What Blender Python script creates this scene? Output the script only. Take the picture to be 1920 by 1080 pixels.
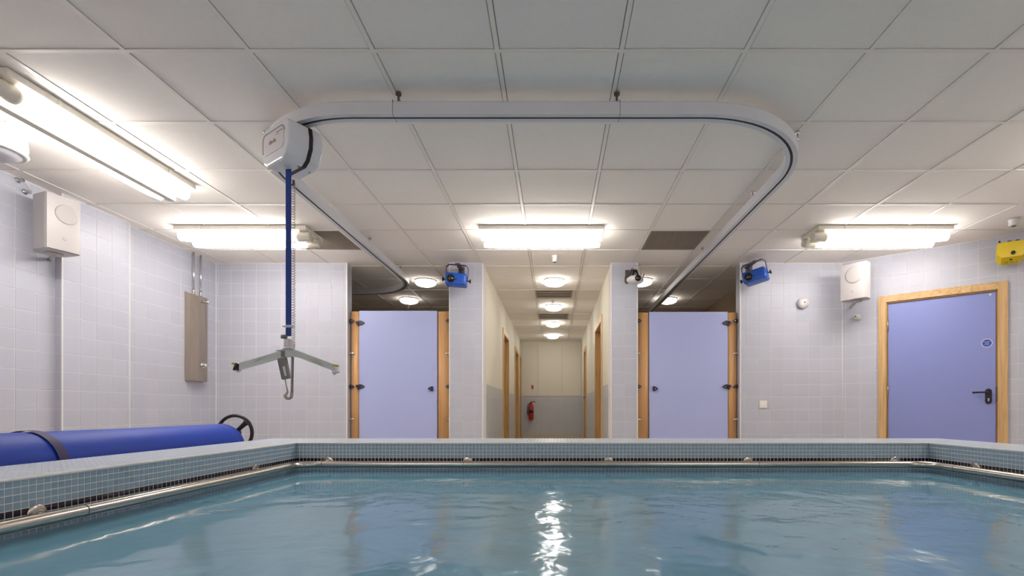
import bpy, bmesh, math, random
from mathutils import Matrix, Vector
random.seed(7)
for o in list(bpy.data.objects): bpy.data.objects.remove(o)
S = bpy.context.scene
COL = S.collection
# ------------------------------------------------------------------ camera
F, CXP, CYP, CZ = 932.0, 1040.0, 768.0, 0.70
cd = bpy.data.cameras.new('camera'); cam = bpy.data.objects.new('camera', cd); COL.objects.link(cam)
cam.location = (0, 0, CZ); cam.rotation_euler = (math.pi/2, 0, 0)
cd.sensor_width = 36; cd.lens = F/1920*36
cd.shift_x = -(CXP-960)/1920; cd.shift_y = (CYP-540)/1920
cd.clip_start = 0.02
S.camera = cam
# ------------------------------------------------------------------ world, exposure
w = bpy.data.worlds.new('world'); S.world = w; w.use_nodes = True
w.node_tree.nodes['Background'].inputs[0].default_value = (0.02, 0.02, 0.02, 1)
S.view_settings.view_transform = 'Standard'
S.view_settings.look = 'None'
S.view_settings.gamma = 1.0
S.view_settings.use_curve_mapping = False
S.view_settings.exposure = 0.07
TUBE_POWER = 18.5
DOME_POWER = 26.0
H = CZ + 1.73            # ceiling height
YB = 5.87                # back wall plane
PI = math.pi

def P(x, y, D):          # photo pixel + distance -> point
    return Vector(((x-CXP)/F*D, D, CZ+(CYP-y)/F*D))
def PX(x, D): return (x-CXP)/F*D
def PZ(y, D): return CZ+(CYP-y)/F*D

# ------------------------------------------------------------------ materials
def srgb(r, g, b):
    def f(c):
        c /= 255
        return c/12.92 if c <= .04045 else ((c+.055)/1.055)**2.4
    return (f(r), f(g), f(b), 1)
MATS = {}
def mat(name, col, rough=.5, metal=0, spec=.5, var=.0, scale=8, bump=0, bscale=40, coat=0, stretch=None, rnd=0):
    m = bpy.data.materials.new(name); m.use_nodes = True
    nt = m.node_tree; b = nt.nodes['Principled BSDF']
    b.inputs['Base Color'].default_value = col
    b.inputs['Roughness'].default_value = rough
    b.inputs['Metallic'].default_value = metal
    b.inputs['Specular IOR Level'].default_value = spec
    b.inputs['Coat Weight'].default_value = coat
    tc = nt.nodes.new('ShaderNodeTexCoord')
    src = tc.outputs['Object']
    if stretch:
        mp = nt.nodes.new('ShaderNodeMapping'); mp.inputs['Scale'].default_value = stretch
        nt.links.new(src, mp.inputs['Vector']); src = mp.outputs['Vector']
    if var or rnd:
        n = nt.nodes.new('ShaderNodeTexNoise'); n.inputs['Scale'].default_value = scale; n.inputs['Detail'].default_value = 5
        nt.links.new(src, n.inputs['Vector'])
        hsv = nt.nodes.new('ShaderNodeHueSaturation'); hsv.inputs['Color'].default_value = col
        mr = nt.nodes.new('ShaderNodeMapRange'); mr.inputs['From Min'].default_value = .25; mr.inputs['From Max'].default_value = .75
        mr.inputs['To Min'].default_value = 1-var; mr.inputs['To Max'].default_value = 1+var
        nt.links.new(n.outputs['Fac'], mr.inputs['Value'])
        val = mr.outputs['Result']
        if rnd:
            oi = nt.nodes.new('ShaderNodeObjectInfo')
            m2 = nt.nodes.new('ShaderNodeMapRange'); m2.inputs['To Min'].default_value = 1-rnd; m2.inputs['To Max'].default_value = 1+rnd
            nt.links.new(oi.outputs['Random'], m2.inputs['Value'])
            mu = nt.nodes.new('ShaderNodeMath'); mu.operation = 'MULTIPLY'
            nt.links.new(val, mu.inputs[0]); nt.links.new(m2.outputs['Result'], mu.inputs[1]); val = mu.outputs[0]
        nt.links.new(val, hsv.inputs['Value'])
        nt.links.new(hsv.outputs['Color'], b.inputs['Base Color'])
    if bump:
        n2 = nt.nodes.new('ShaderNodeTexNoise'); n2.inputs['Scale'].default_value = bscale; n2.inputs['Detail'].default_value = 4
        nt.links.new(src, n2.inputs['Vector'])
        bp = nt.nodes.new('ShaderNodeBump'); bp.inputs['Strength'].default_value = bump; bp.inputs['Distance'].default_value = .003
        nt.links.new(n2.outputs['Fac'], bp.inputs['Height']); nt.links.new(bp.outputs['Normal'], b.inputs['Normal'])
    MATS[name] = m
    return m
def emit(name, col, power):
    m = bpy.data.materials.new(name); m.use_nodes = True
    b = m.node_tree.nodes['Principled BSDF']
    b.inputs['Base Color'].default_value = (.9, .9, .88, 1)
    b.inputs['Emission Color'].default_value = col
    b.inputs['Emission Strength'].default_value = power
    MATS[name] = m
    return m
def wood(name, c1, c2, axis='z', scale=1.0):
    m = bpy.data.materials.new(name); m.use_nodes = True
    nt = m.node_tree; b = nt.nodes['Principled BSDF']; b.inputs['Roughness'].default_value = .42
    tc = nt.nodes.new('ShaderNodeTexCoord'); mp = nt.nodes.new('ShaderNodeMapping')
    s = {'z': (28, 28, 1.6), 'x': (1.6, 28, 28)}[axis]
    mp.inputs['Scale'].default_value = [k*scale for k in s]
    n = nt.nodes.new('ShaderNodeTexNoise'); n.inputs['Scale'].default_value = 1; n.inputs['Detail'].default_value = 7; n.inputs['Distortion'].default_value = 1.2
    r = nt.nodes.new('ShaderNodeValToRGB'); r.color_ramp.elements[0].position = .3; r.color_ramp.elements[1].position = .72
    r.color_ramp.elements[0].color = c1; r.color_ramp.elements[1].color = c2
    nt.links.new(tc.outputs['Object'], mp.inputs['Vector']); nt.links.new(mp.outputs['Vector'], n.inputs['Vector'])
    nt.links.new(n.outputs['Fac'], r.inputs['Fac']); nt.links.new(r.outputs['Color'], b.inputs['Base Color'])
    MATS[name] = m
mat('tile', srgb(190, 192, 206), .42, spec=.4, var=.02, scale=3, rnd=.018)
mat('tile_grey', srgb(190, 191, 196), .28, var=.03, scale=3, rnd=.02)
mat('grout', srgb(219, 211, 213), .8)
mat('grout_dim', srgb(205, 200, 196), .8)
mat('corner_bead', srgb(232, 230, 230), .4)
mat('cream_wall', srgb(222, 216, 202), .75, var=.02, scale=2, bump=.05)
mat('ceiling_tile', srgb(246, 240, 235), .9, var=.015, scale=30, bump=.12, bscale=160, rnd=.012)
mat('ceiling_tee', srgb(240, 234, 229), .45)
mat('ceiling_gap_shade', srgb(120, 112, 106), .9)  # dark tone stands in for shade in the gaps between tiles and tees
mat('floor', srgb(196, 184, 164), .5, var=.06, scale=14)
mat('mosaic', srgb(148, 170, 189), .2, var=.10, scale=30, rnd=.08)
mat('mosaic_dark', srgb(30, 18, 44), .2, var=.3, scale=40, rnd=.3)
mat('mosaic_top', srgb(206, 214, 224), .25, var=.05, scale=25, rnd=.04)
mat('pool_grout', srgb(226, 226, 221), .8)
mat('steel', srgb(200, 192, 182), .22, metal=1, var=.03, scale=20)
mat('brushed_steel', srgb(178, 166, 152), .38, metal=1, var=.05, scale=6, stretch=(3, 3, .5))
mat('chrome', srgb(215, 215, 215), .12, metal=1)
mat('white_plastic', srgb(212, 208, 209), .35)
mat('speaker_white', srgb(188, 183, 184), .4)
mat('speaker_dim', srgb(178, 173, 174), .5)
mat('switch_white', srgb(240, 236, 234), .35)
mat('white_plastic_dim', srgb(221, 217, 217), .5)
mat('track_white', srgb(215, 216, 222), .32)
mat('track_slot', srgb(30, 22, 20), .6)
mat('hoist_white', srgb(222, 222, 228), .22)
mat('hoist_panel', srgb(212, 206, 210), .4)
mat('hoist_groove', srgb(150, 145, 150), .5)
mat('band_dark', srgb(44, 26, 22), .5)
mat('strap_blue', srgb(34, 62, 142), .7, bump=.2, bscale=300)
mat('cord_grey', srgb(168, 158, 148), .5)
mat('bar_grey', srgb(200, 205, 203), .35)
mat('handset_grey', srgb(122, 118, 118), .5)
mat('print_grey', srgb(120, 122, 120), .6)
mat('print_gold', srgb(176, 150, 112), .6)
mat('yellow_cap', srgb(200, 168, 30), .5)
mat('blue_paint', srgb(22, 84, 188), .35)
mat('blue_paint_light', srgb(58, 110, 214), .35)
mat('purple_paint', srgb(72, 62, 112), .45)
mat('black', srgb(20, 16, 20), .4)
mat('lens', srgb(34, 28, 24), .08, coat=1)
mat('bracket_brown', srgb(92, 80, 76), .5)
mat('yellow_paint', srgb(226, 196, 10), .35)
mat('lilac_door', srgb(177, 185, 234), .4, var=.015, scale=2)
mat('blue_door', srgb(138, 147, 208), .4, var=.025, scale=2)
mat('purple_plastic', srgb(44, 32, 62), .4)
mat('black_handle', srgb(38, 28, 44), .35)
mat('roll_blue', srgb(12, 58, 168), .5, spec=.3, var=.12, scale=7, bump=.35, bscale=22, stretch=(1, .25, 1))
mat('roll_band', srgb(52, 44, 92), .6)
mat('wheel_black', srgb(32, 16, 18), .45)
mat('red_paint', srgb(176, 36, 24), .3)
mat('sign_blue', srgb(40, 78, 180), .5)
mat('vent_grey', srgb(150, 138, 126), .8)
mat('vent_slat', srgb(196, 182, 172), .6)
mat('vent_dark', srgb(92, 82, 80), .8)
mat('lamp_body', srgb(232, 226, 214), .45)
mat('room_brown', srgb(148, 128, 104), .8)
mat('dish_grey', srgb(196, 196, 206), .35)
wood('oak', srgb(186, 146, 96), srgb(222, 186, 136))
wood('oak_h', srgb(186, 146, 96), srgb(222, 186, 136), 'x')
wood('beech', srgb(214, 162, 108), srgb(226, 178, 124), scale=.6)
wood('oak_dark', srgb(158, 118, 66), srgb(192, 150, 94))
emit('tube_glow', (1, .96, .90, 1), TUBE_POWER)
emit('dome_glow_low', (1, .93, .84, 1), DOME_POWER*.4)
emit('dome_glow', (1, .96, .89, 1), DOME_POWER)

def pool_material():
    # submerged lining: too fine and blurred to pick tiles apart
    m = bpy.data.materials.new('pool_lining'); m.use_nodes = True
    nt = m.node_tree; b = nt.nodes['Principled BSDF']
    tc = nt.nodes.new('ShaderNodeTexCoord')
    br = nt.nodes.new('ShaderNodeTexBrick'); br.offset = 0; br.inputs['Scale'].default_value = 1
    br.inputs['Brick Width'].default_value = .025; br.inputs['Row Height'].default_value = .025; br.inputs['Mortar Size'].default_value = .0015
    br.inputs['Color1'].default_value = srgb(132, 168, 184); br.inputs['Color2'].default_value = srgb(124, 160, 178)
    br.inputs['Mortar'].default_value = srgb(112, 156, 170)
    nt.links.new(tc.outputs['Object'], br.inputs['Vector'])
    nt.links.new(br.outputs['Color'], b.inputs['Base Color']); b.inputs['Roughness'].default_value = .5
    MATS['pool_lining'] = m
pool_material()
def water_material():
    m = bpy.data.materials.new('water'); m.use_nodes = True
    nt = m.node_tree; nt.nodes.clear()
    L = nt.links.new; N = nt.nodes.new
    out = N('ShaderNodeOutputMaterial'); mix = N('ShaderNodeMixShader'); fr = N('ShaderNodeFresnel'); fr.inputs['IOR'].default_value = 1.33
    tr = N('ShaderNodeBsdfTransparent'); tr.inputs['Color'].default_value = (.80, .93, .97, 1)
    gl = N('ShaderNodeBsdfGlossy'); gl.inputs['Roughness'].default_value = .13; gl.inputs['Color'].default_value = (1, 1, 1, 1)
    tc = N('ShaderNodeTexCoord')
    n1 = N('ShaderNodeTexNoise'); n1.inputs['Scale'].default_value = 1.9; n1.inputs['Detail'].default_value = 2.5; n1.inputs['Distortion'].default_value = .8
    n2 = N('ShaderNodeTexNoise'); n2.inputs['Scale'].default_value = 11; n2.inputs['Detail'].default_value = 2; n2.inputs['Distortion'].default_value = .5
    L(tc.outputs['Object'], n1.inputs['Vector']); L(tc.outputs['Object'], n2.inputs['Vector'])
    ma = N('ShaderNodeMath'); ma.operation = 'MULTIPLY_ADD'; ma.inputs[1].default_value = .16
    L(n2.outputs['Fac'], ma.inputs[0]); L(n1.outputs['Fac'], ma.inputs[2])
    bp = N('ShaderNodeBump'); bp.inputs['Strength'].default_value = 1; bp.inputs['Distance'].default_value = .026
    L(ma.outputs[0], bp.inputs['Height'])
    # ripples die away close to the pool walls
    sx_ = N('ShaderNodeSeparateXYZ'); L(tc.outputs['Object'], sx_.inputs[0])
    def ma_(op, a, b):
        q = N('ShaderNodeMath'); q.operation = op
        for k, v in enumerate((a, b)):
            if isinstance(v, float): q.inputs[k].default_value = v
            else: L(v, q.inputs[k])
        return q.outputs[0]
    d_ = ma_('MINIMUM', ma_('MINIMUM', ma_('SUBTRACT', sx_.outputs['X'], -1.795), ma_('SUBTRACT', 2.595, sx_.outputs['X'])), ma_('SUBTRACT', 3.45, sx_.outputs['Y']))
    mr = N('ShaderNodeMapRange'); mr.inputs['From Min'].default_value = .25; mr.inputs['From Max'].default_value = 1.3; mr.inputs['To Min'].default_value = .10; mr.inputs['To Max'].default_value = 1.0
    L(d_, mr.inputs['Value']); L(mr.outputs['Result'], bp.inputs['Strength'])
    mq = N('ShaderNodeMapRange'); mq.inputs['From Min'].default_value = .25; mq.inputs['From Max'].default_value = 1.3; mq.inputs['To Min'].default_value = .035; mq.inputs['To Max'].default_value = .13
    L(d_, mq.inputs['Value']); L(mq.outputs['Result'], gl.inputs['Roughness'])
    L(bp.outputs['Normal'], fr.inputs['Normal']); L(bp.outputs['Normal'], gl.inputs['Normal'])
    df = N('ShaderNodeBsdfDiffuse'); df.inputs['Color'].default_value = (.22, .48, .66, 1)      # even teal standing in for light scattered back within the water
    m2 = N('ShaderNodeMixShader'); m2.inputs[0].default_value = .7
    L(tr.outputs[0], m2.inputs[1]); L(df.outputs[0], m2.inputs[2])
    L(fr.outputs[0], mix.inputs[0]); L(m2.outputs[0], mix.inputs[1]); L(gl.outputs[0], mix.inputs[2])
    L(mix.outputs[0], out.inputs['Surface'])
    MATS['water'] = m
water_material()

# ------------------------------------------------------------------ mesh builder
class MB:
    def __init__(s): s.v = []; s.f = []; s.sm = []
    def add(s, vs, fs, smooth=False):
        o = len(s.v); s.v += [tuple(p) for p in vs]
        for f in fs: s.f.append([i+o for i in f]); s.sm.append(smooth)
        return s
    def box(s, a, b, M=None):
        x0, y0, z0 = a; x1, y1, z1 = b
        vs = [Vector(p) for p in ((x0,y0,z0),(x1,y0,z0),(x1,y1,z0),(x0,y1,z0),(x0,y0,z1),(x1,y0,z1),(x1,y1,z1),(x0,y1,z1))]
        if M: vs = [M @ p for p in vs]
        return s.add(vs, [(0,3,2,1),(4,5,6,7),(0,1,5,4),(1,2,6,5),(2,3,7,6),(3,0,4,7)])
    def rbox(s, size, bev, M=None, seg=3, smooth=True):
        bm = bmesh.new(); bmesh.ops.create_cube(bm, size=1)
        for v in bm.verts: v.co = Vector((v.co.x*size[0], v.co.y*size[1], v.co.z*size[2]))
        bmesh.ops.bevel(bm, geom=bm.edges[:], offset=bev, segments=seg, affect='EDGES', profile=.5)
        return s.bm(bm, M, smooth)
    def bm(s, bm, M=None, smooth=False):
        bm.verts.index_update()
        vs = [(M @ v.co) if M else v.co.copy() for v in bm.verts]
        fs = [[v.index for v in f.verts] for f in bm.faces]
        bm.free()
        return s.add(vs, fs, smooth)
    def cyl(s, p0, p1, r, n=16, r1=None, cap=True):
        return s.tube([p0, p1], [r, r if r1 is None else r1], n, cap)
    def tube(s, pts, r, n=8, cap=True, closed=False):
        pts = [Vector(p) for p in pts]; k = len(pts)
        rs = r if isinstance(r, (list, tuple)) else [r]*k
        tang = []
        for i in range(k):
            a = pts[i-1] if (i > 0 or closed) else pts[i]; b = pts[(i+1) % k] if (i < k-1 or closed) else pts[i]
            tang.append((b-a).normalized())
        up = Vector((0,0,1)) if abs(tang[0].z) < .9 else Vector((0,1,0))
        nx = tang[0].cross(up).normalized(); rings = []
        o = len(s.v)
        for i in range(k):
            t = tang[i]; nx = (nx - t*nx.dot(t)).normalized(); ny = t.cross(nx)
            for j in range(n):
                a = 2*PI*j/n
                s.v.append(tuple(pts[i] + (nx*math.cos(a)+ny*math.sin(a))*rs[i]))
        for i in range(k if closed else k-1):
            i2 = (i+1) % k
            for j in range(n):
                j2 = (j+1) % n
                s.f.append([o+i*n+j, o+i2*n+j, o+i2*n+j2, o+i*n+j2][::-1]); s.sm.append(True)
        if cap and not closed:
            s.f.append([o+j for j in range(n)]); s.sm.append(False)
            s.f.append([o+(k-1)*n+j for j in range(n)][::-1]); s.sm.append(False)
        return s
    def lathe(s, prof, n=24, M=None, smooth=True):
        o = len(s.v); M = M or Matrix()
        for (r, z) in prof:
            for j in range(n):
                a = 2*PI*j/n; s.v.append(tuple(M @ Vector((r*math.cos(a), r*math.sin(a), z))))
        for i in range(len(prof)-1):
            for j in range(n):
                j2 = (j+1) % n
                s.f.append([o+i*n+j, o+i*n+j2, o+(i+1)*n+j2, o+(i+1)*n+j]); s.sm.append(smooth)
        s.f.append([o+j for j in range(n)][::-1]); s.sm.append(False)
        s.f.append([o+(len(prof)-1)*n+j for j in range(n)]); s.sm.append(False)
        return s
    def prism(s, poly, z0, z1, M=None, smooth=False):
        n = len(poly); M = M or Matrix()
        a = sum(poly[i][0]*poly[(i+1)%n][1]-poly[(i+1)%n][0]*poly[i][1] for i in range(n))
        if a < 0: poly = poly[::-1]
        vs = [M @ Vector((p[0], p[1], z0)) for p in poly] + [M @ Vector((p[0], p[1], z1)) for p in poly]
        s.add(vs, [list(range(n))[::-1], [n+i for i in range(n)]])
        o = len(s.v)-2*n
        for i in range(n):
            j = (i+1) % n
            s.f.append([o+i, o+j, o+n+j, o+n+i]); s.sm.append(smooth)
        return s
    def sweep(s, path, prof, closed_prof=True, cap=True):
        # path: list of (point, side_vector); prof: (side, up) pairs
        o = len(s.v); n = len(prof); k = len(path)
        for p, sd in path:
            for (u, z) in prof: s.v.append(tuple(Vector(p)+Vector(sd)*u+Vector((0,0,z))))
        for i in range(k-1):
            for j in range(n if closed_prof else n-1):
                j2 = (j+1) % n
                s.f.append([o+i*n+j, o+i*n+j2, o+(i+1)*n+j2, o+(i+1)*n+j]); s.sm.append(False)
        if cap and closed_prof:
            s.f.append([o+j for j in range(n)][::-1]); s.sm.append(False)
            s.f.append([o+(k-1)*n+j for j in range(n)]); s.sm.append(False)
        return s
    def mesh(s, name, off=(0,0,0)):
        me = bpy.data.meshes.new(name)
        me.from_pydata([(a-off[0], b-off[1], c-off[2]) for a, b, c in s.v], [], s.f)
        me.polygons.foreach_set('use_smooth', s.sm); me.validate(); me.update()
        return me
    def build(s, name, material, parent=None, recalc=True):
        off = root_loc(parent)
        me = s.mesh(name, off)
        if recalc:
            b = bmesh.new(); b.from_mesh(me); bmesh.ops.recalc_face_normals(b, faces=b.faces[:]); b.to_mesh(me); b.free()
        me.materials.append(MATS[material])
        o = bpy.data.objects.new(name, me); COL.objects.link(o); o.parent = parent
        return o
def root_loc(p):
    v = Vector((0,0,0))
    while p is not None: v += p.location; p = p.parent
    return v
def thing(name, loc, label, cat, group=None):
    o = bpy.data.objects.new(name, None); COL.objects.link(o); o.location = loc; o.empty_display_size = .05
    return tag(o, label, cat, group)
def tag(o, label, cat, group=None):
    o['label'] = label; o['category'] = cat
    if group: o['group'] = group
    return o
def struct(o, label=None):
    o['kind'] = 'structure'
    if label: o['label'] = label
    return o
def frame(o, xdir, ydir, zdir):
    M = Matrix.Identity(4)
    for i, d in enumerate((xdir, ydir, zdir)):
        d = Vector(d)
        for r in range(3): M[r][i] = d[r]
    M.translation = Vector(o)
    return M
def rrect(w, h, r, n=5):
    pts = []
    for (cx, cy, a0) in ((w/2-r, h/2-r, 0), (-w/2+r, h/2-r, PI/2), (-w/2+r, -h/2+r, PI), (w/2-r, -h/2+r, 1.5*PI)):
        for i in range(n+1):
            a = a0+PI/2*i/n; pts.append((cx+r*math.cos(a), cy+r*math.sin(a)))
    return pts

# ------------------------------------------------------------------ walls and tiles
TILE = .1485
def tile_mb(w, h, t=.0018, bv=.0009):
    m = MB()
    vs = [(0,0,0),(w,0,0),(w,h,0),(0,h,0),(0,0,t-bv),(w,0,t-bv),(w,h,t-bv),(0,h,t-bv),(bv,bv,t),(w-bv,bv,t),(w-bv,h-bv,t),(bv,h-bv,t)]
    fs = [(0,1,5,4),(1,2,6,5),(2,3,7,6),(3,0,4,7),(4,5,9,8),(5,6,10,9),(6,7,11,10),(7,4,8,11),(8,9,10,11)]
    return m.add(vs, fs)
TCACHE = {}
def tile_mesh(w, h, matname, t=.0018, bv=.0009):
    k = (round(w, 4), round(h, 4), matname)
    if k not in TCACHE:
        me = tile_mb(w, h, t, bv).mesh('tile'); me.materials.append(MATS[matname]); TCACHE[k] = me
    return TCACHE[k]
def tiles(wall, M, W, z0, z1, matname='tile', u_off=0.0, v_off=0.0, openings=(), pw=TILE, ph=TILE, gap=.005, limit=300, name='tile'):
    """lay real tiles on a wall face; M maps (u, v, out) to the world."""
    rects = []
    i0 = math.floor((0-u_off)/pw)-1; i1 = math.ceil((W-u_off)/pw)+1
    j0 = math.floor((z0-v_off)/ph)-1; j1 = math.ceil((z1-v_off)/ph)+1
    for j in range(j0, j1):
        for i in range(i0, i1):
            a0 = max(u_off+i*pw+gap/2, gap/2); a1 = min(u_off+(i+1)*pw-gap/2, W-gap/2)
            b0 = max(v_off+j*ph+gap/2, z0+gap/2); b1 = min(v_off+(j+1)*ph-gap/2, z1-gap/2)
            if a1-a0 < .008 or b1-b0 < .008: continue
            cut = [(a0, a1, b0, b1)]
            for (u0, u1, w0, w1) in openings:
                nxt = []
                for (p0, p1, q0, q1) in cut:
                    if p1 <= u0 or p0 >= u1 or q1 <= w0 or q0 >= w1: nxt.append((p0, p1, q0, q1)); continue
                    nxt += [(p0, min(p1, u0), q0, q1), (max(p0, u1), p1, q0, q1), (max(p0, u0), min(p1, u1), max(q0, w1), q1), (max(p0, u0), min(p1, u1), q0, min(q1, w0))]
                cut = [c for c in nxt if c[1]-c[0] > .008 and c[3]-c[2] > .008]
            rects += [(c[0], c[2], c[1]-c[0], c[3]-c[2]) for c in cut]
    # those that show largest are single parts, any rest one joined part
    rects.sort(key=lambda r: (-(r[1]+r[3] > .36), (M @ Vector((r[0], r[1], 0))).y))
    for (a, b, w_, h_) in rects[:limit]:
        o = bpy.data.objects.new(name, tile_mesh(w_, h_, matname)); COL.objects.link(o)
        o.parent = wall; o.matrix_local = M @ Matrix.Translation((a, b, 0))
    if len(rects) > limit:
        m = MB()
        for (a, b, w_, h_) in rects[limit:]:
            t = tile_mb(w_, h_); m.add([M @ (Vector(v)+Vector((a, b, 0))) for v in t.v], t.f)
        o = m.build('more_tiles', matname, wall, recalc=False); o['kind'] = 'stuff'
def wall(name, p0, p1, z0=0, z1=None, thick=.12, m='grout', openings=(), label=None, ):
    """face runs p0 -> p1, seen side is on the right-hand side of that walk rotated (-y when walking +x)."""
    z1 = H+.02 if z1 is None else z1
    a = Vector((p0[0], p0[1], 0)); b = Vector((p1[0], p1[1], 0)); W = (b-a).length
    u = (b-a).normalized(); n = Vector((u.y, -u.x, 0))
    M = frame(a, u, (0,0,1), n)
    mb = MB()
    segs = []
    xs = 0
    for (u0, u1, w0, w1) in sorted(openings):
        if u0 > xs: segs.append((xs, u0, z0, z1))
        if w0 > z0: segs.append((u0, u1, z0, w0))
        if w1 < z1: segs.append((u0, u1, w1, z1))
        xs = u1
    if xs < W: segs.append((xs, W, z0, z1))
    for (u0, u1, w0, w1) in segs: mb.box((u0, w0, -thick), (u1, w1, 0), M)
    o = struct(mb.build(name, m), label)
    return o, M, W

# plan
XL = -4.00; XL2 = -3.945
A0 = Vector((3.40, YB)); AD = Vector((.99, -.85)).normalized(); A1 = A0 + AD*2.9
X_BL = PX(650.5, YB); X_C1a, X_C1b = PX(843, YB), PX(905, YB)
X_C2a, X_C2b = PX(1146, YB), PX(1195, YB); X_BR = PX(1388, YB)
YN = -1.9; YE = 12.6; YR = 8.75; WT = .14
# floor
fl = MB()     # the pool basin is sunk through it
for a, b in (((-4.3, YN-.1), (-2.0, YE+.2)), ((2.8, YN-.1), (6.2, YE+.2)), ((-2.0, YN-.1), (2.8, .2)), ((-2.0, 3.6), (2.8, YE+.2))):
    fl.box((a[0], a[1], -.1), (b[0], b[1], 0))
struct(fl.build('floor', 'floor'))

# left wall: plain run, boxed pier, run with the shower
o, M, W = wall('wall_left', (XL, YN), (XL, YB+.1))
tiles(o, M, W-.1, 0, H-.003, u_off=(3.98-YN) % TILE, v_off=H-.09, openings=[(0, 2.9-YN, 0, H), (3.975-YN, 4.615-YN, 0, H)])
pier = MB(); pier.box((XL-.02, 3.98, 0), (XL2, 4.61, H+.02)); pier = struct(pier.build('wall_pier', 'grout'))
tiles(pier, frame((XL2, 3.98, 0), (0,1,0), (0,0,1), (1,0,0)), .63, 0, H-.003, v_off=H-.09)
tiles(pier, frame((XL, 3.98, 0), (1,0,0), (0,0,1), (0,-1,0)), .055, 0, H-.003, v_off=H-.09)
for (x, y) in ((XL2, 3.98), (XL2, 4.61)):
    b = MB(); b.box((x-.0045, y-.0045, 0), (x+.0045, y+.0045, H)); b.build('corner_bead', 'corner_bead', pier)
# back wall runs
o, M, W = wall('wall_back_left', (XL-.1, YB), (X_BL, YB), thick=WT)
tiles(o, frame((XL, YB, 0), (1,0,0), (0,0,1), (0,-1,0)), X_BL-XL, 0, H-.003, u_off=.03, v_off=H-.09)
tiles(o, frame((X_BL, YB, 0), (0,1,0), (0,0,1), (1,0,0)), WT, 0, H-.003, v_off=H-.09)
b = MB(); b.box((X_BL-.008, YB-.006, 0), (X_BL+.006, YB+.008, H)); b.build('corner_bead', 'corner_bead', o)
b = MB(); b.box((XL, YB-.007, 0), (XL+.007, YB, H)); b.build('corner_bead', 'corner_bead', o)
o, M, W = wall('wall_back_right', (X_BR, YB), (A0.x+.02, YB), thick=WT)
tiles(o, M, A0.x-X_BR, 0, H-.003, u_off=.065, v_off=H-.09)
tiles(o, frame((X_BR, YB+WT, 0), (0,-1,0), (0,0,1), (-1,0,0)), WT, 0, H-.003, v_off=H-.09)
b = MB(); b.box((X_BR-.006, YB-.006, 0), (X_BR+.008, YB+.008, H)); b.build('corner_bead', 'corner_bead', o)
# piers each side of the corridor mouth
for nm, xa, xb, off in (('wall_pillar_left', X_C1a, X_C1b, .0), ('wall_pillar_right', X_C2a, X_C2b, .155)):
    p = MB(); p.box((xa, YB, 0), (xb, YB+.30, H+.02)); p = struct(p.build(nm, 'grout'))
    tiles(p, frame((xa, YB, 0), (1,0,0), (0,0,1), (0,-1,0)), xb-xa, 0, H-.003, u_off=off, v_off=H-.09)
    for x in (xa, xb):
        b = MB(); b.box((x-.006, YB-.007, 0), (x+.006, YB+.006, H)); b.build('corner_bead', 'corner_bead', p)
# angled wall with the door
DT0 = .0
def ang_t(px):      # position along the angled wall for a photo column
    k = (px-CXP)/F
    return (k*A0.y-A0.x)/(AD.x-k*AD.y)
def ang_z(px, py):
    t = ang_t(px); return PZ(py, A0.y+AD.y*t)
t0, t1 = ang_t(1647), ang_t(1890)
zt = (ang_z(1648, 556)+ang_z(1889, 527))/2
AN = Vector((AD.y, -AD.x))    # towards the room
ow, MA, WA = wall('wall_angled', A0, A1, openings=[(t0+.03, t1-.03, 0, zt-.03)], thick=.14)
tiles(ow, MA, WA, 0, H-.003, u_off=.03, v_off=H-.09, openings=[(t0, t1, 0, zt)])
o, M, W = wall('wall_right', A1, (A1.x, YN)); tiles(o, M, W, 0, H-.003, v_off=H-.09, openings=[(1.2, W, 0, H)])
wall('wall_near', (A1.x+.12, YN), (XL-.12, YN))
for z in (0,):  # bead in the inner corner of the angled wall
    b = MB(); b.cyl((A0.x-.001, A0.y-.001, 0), (A0.x-.001, A0.y-.001, H), .004, 8); b.build('corner_bead', 'corner_bead', ow)

# corridor
XCL, XCR = X_C1b-.005, X_C2a+.005
def corridor_wall(name, x, side, doors):
    # side +1: left wall facing +x ; -1: right wall facing -x
    y0, y1 = YB+.30 if False else YB+.012, YE
    if side > 0: p0, p1 = (x, y0), (x, y1); 
    else: p0, p1 = (x, y1), (x, y0)
    ops = []
    for (a, b, zt_) in doors:
        ops.append((a-y0, b-y0, 0, zt_) if side > 0 else (y1-b, y1-a, 0, zt_))
    o, M, W = wall(name, p0, p1, openings=ops, m='cream_wall', thick=.12)
    tiles(o, M, W, 0, DADO, 'tile_grey', v_off=DADO, openings=ops, pw=.30, ph=.15)
    return o
DADO = PZ(716.5, YB)
ZDR = PZ(617, .84*F/(CXP-941.7))
def yl(px): return XCL*F/(px-CXP)
def yr(px): return XCR*F/(px-CXP)
dl = [(yl(943)+.0, yl(952.5), ZDR), (yl(965), yl(971), ZDR), (yl(974), 12.5, ZDR)]
dr = [(yr(1129), yr(1117.5), ZDR), (yr(1099.5), yr(1096), ZDR)]
corridor_wall('wall_corridor_left', XCL, 1, dl)
corridor_wall('wall_corridor_right', XCR, -1, dr)
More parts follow.
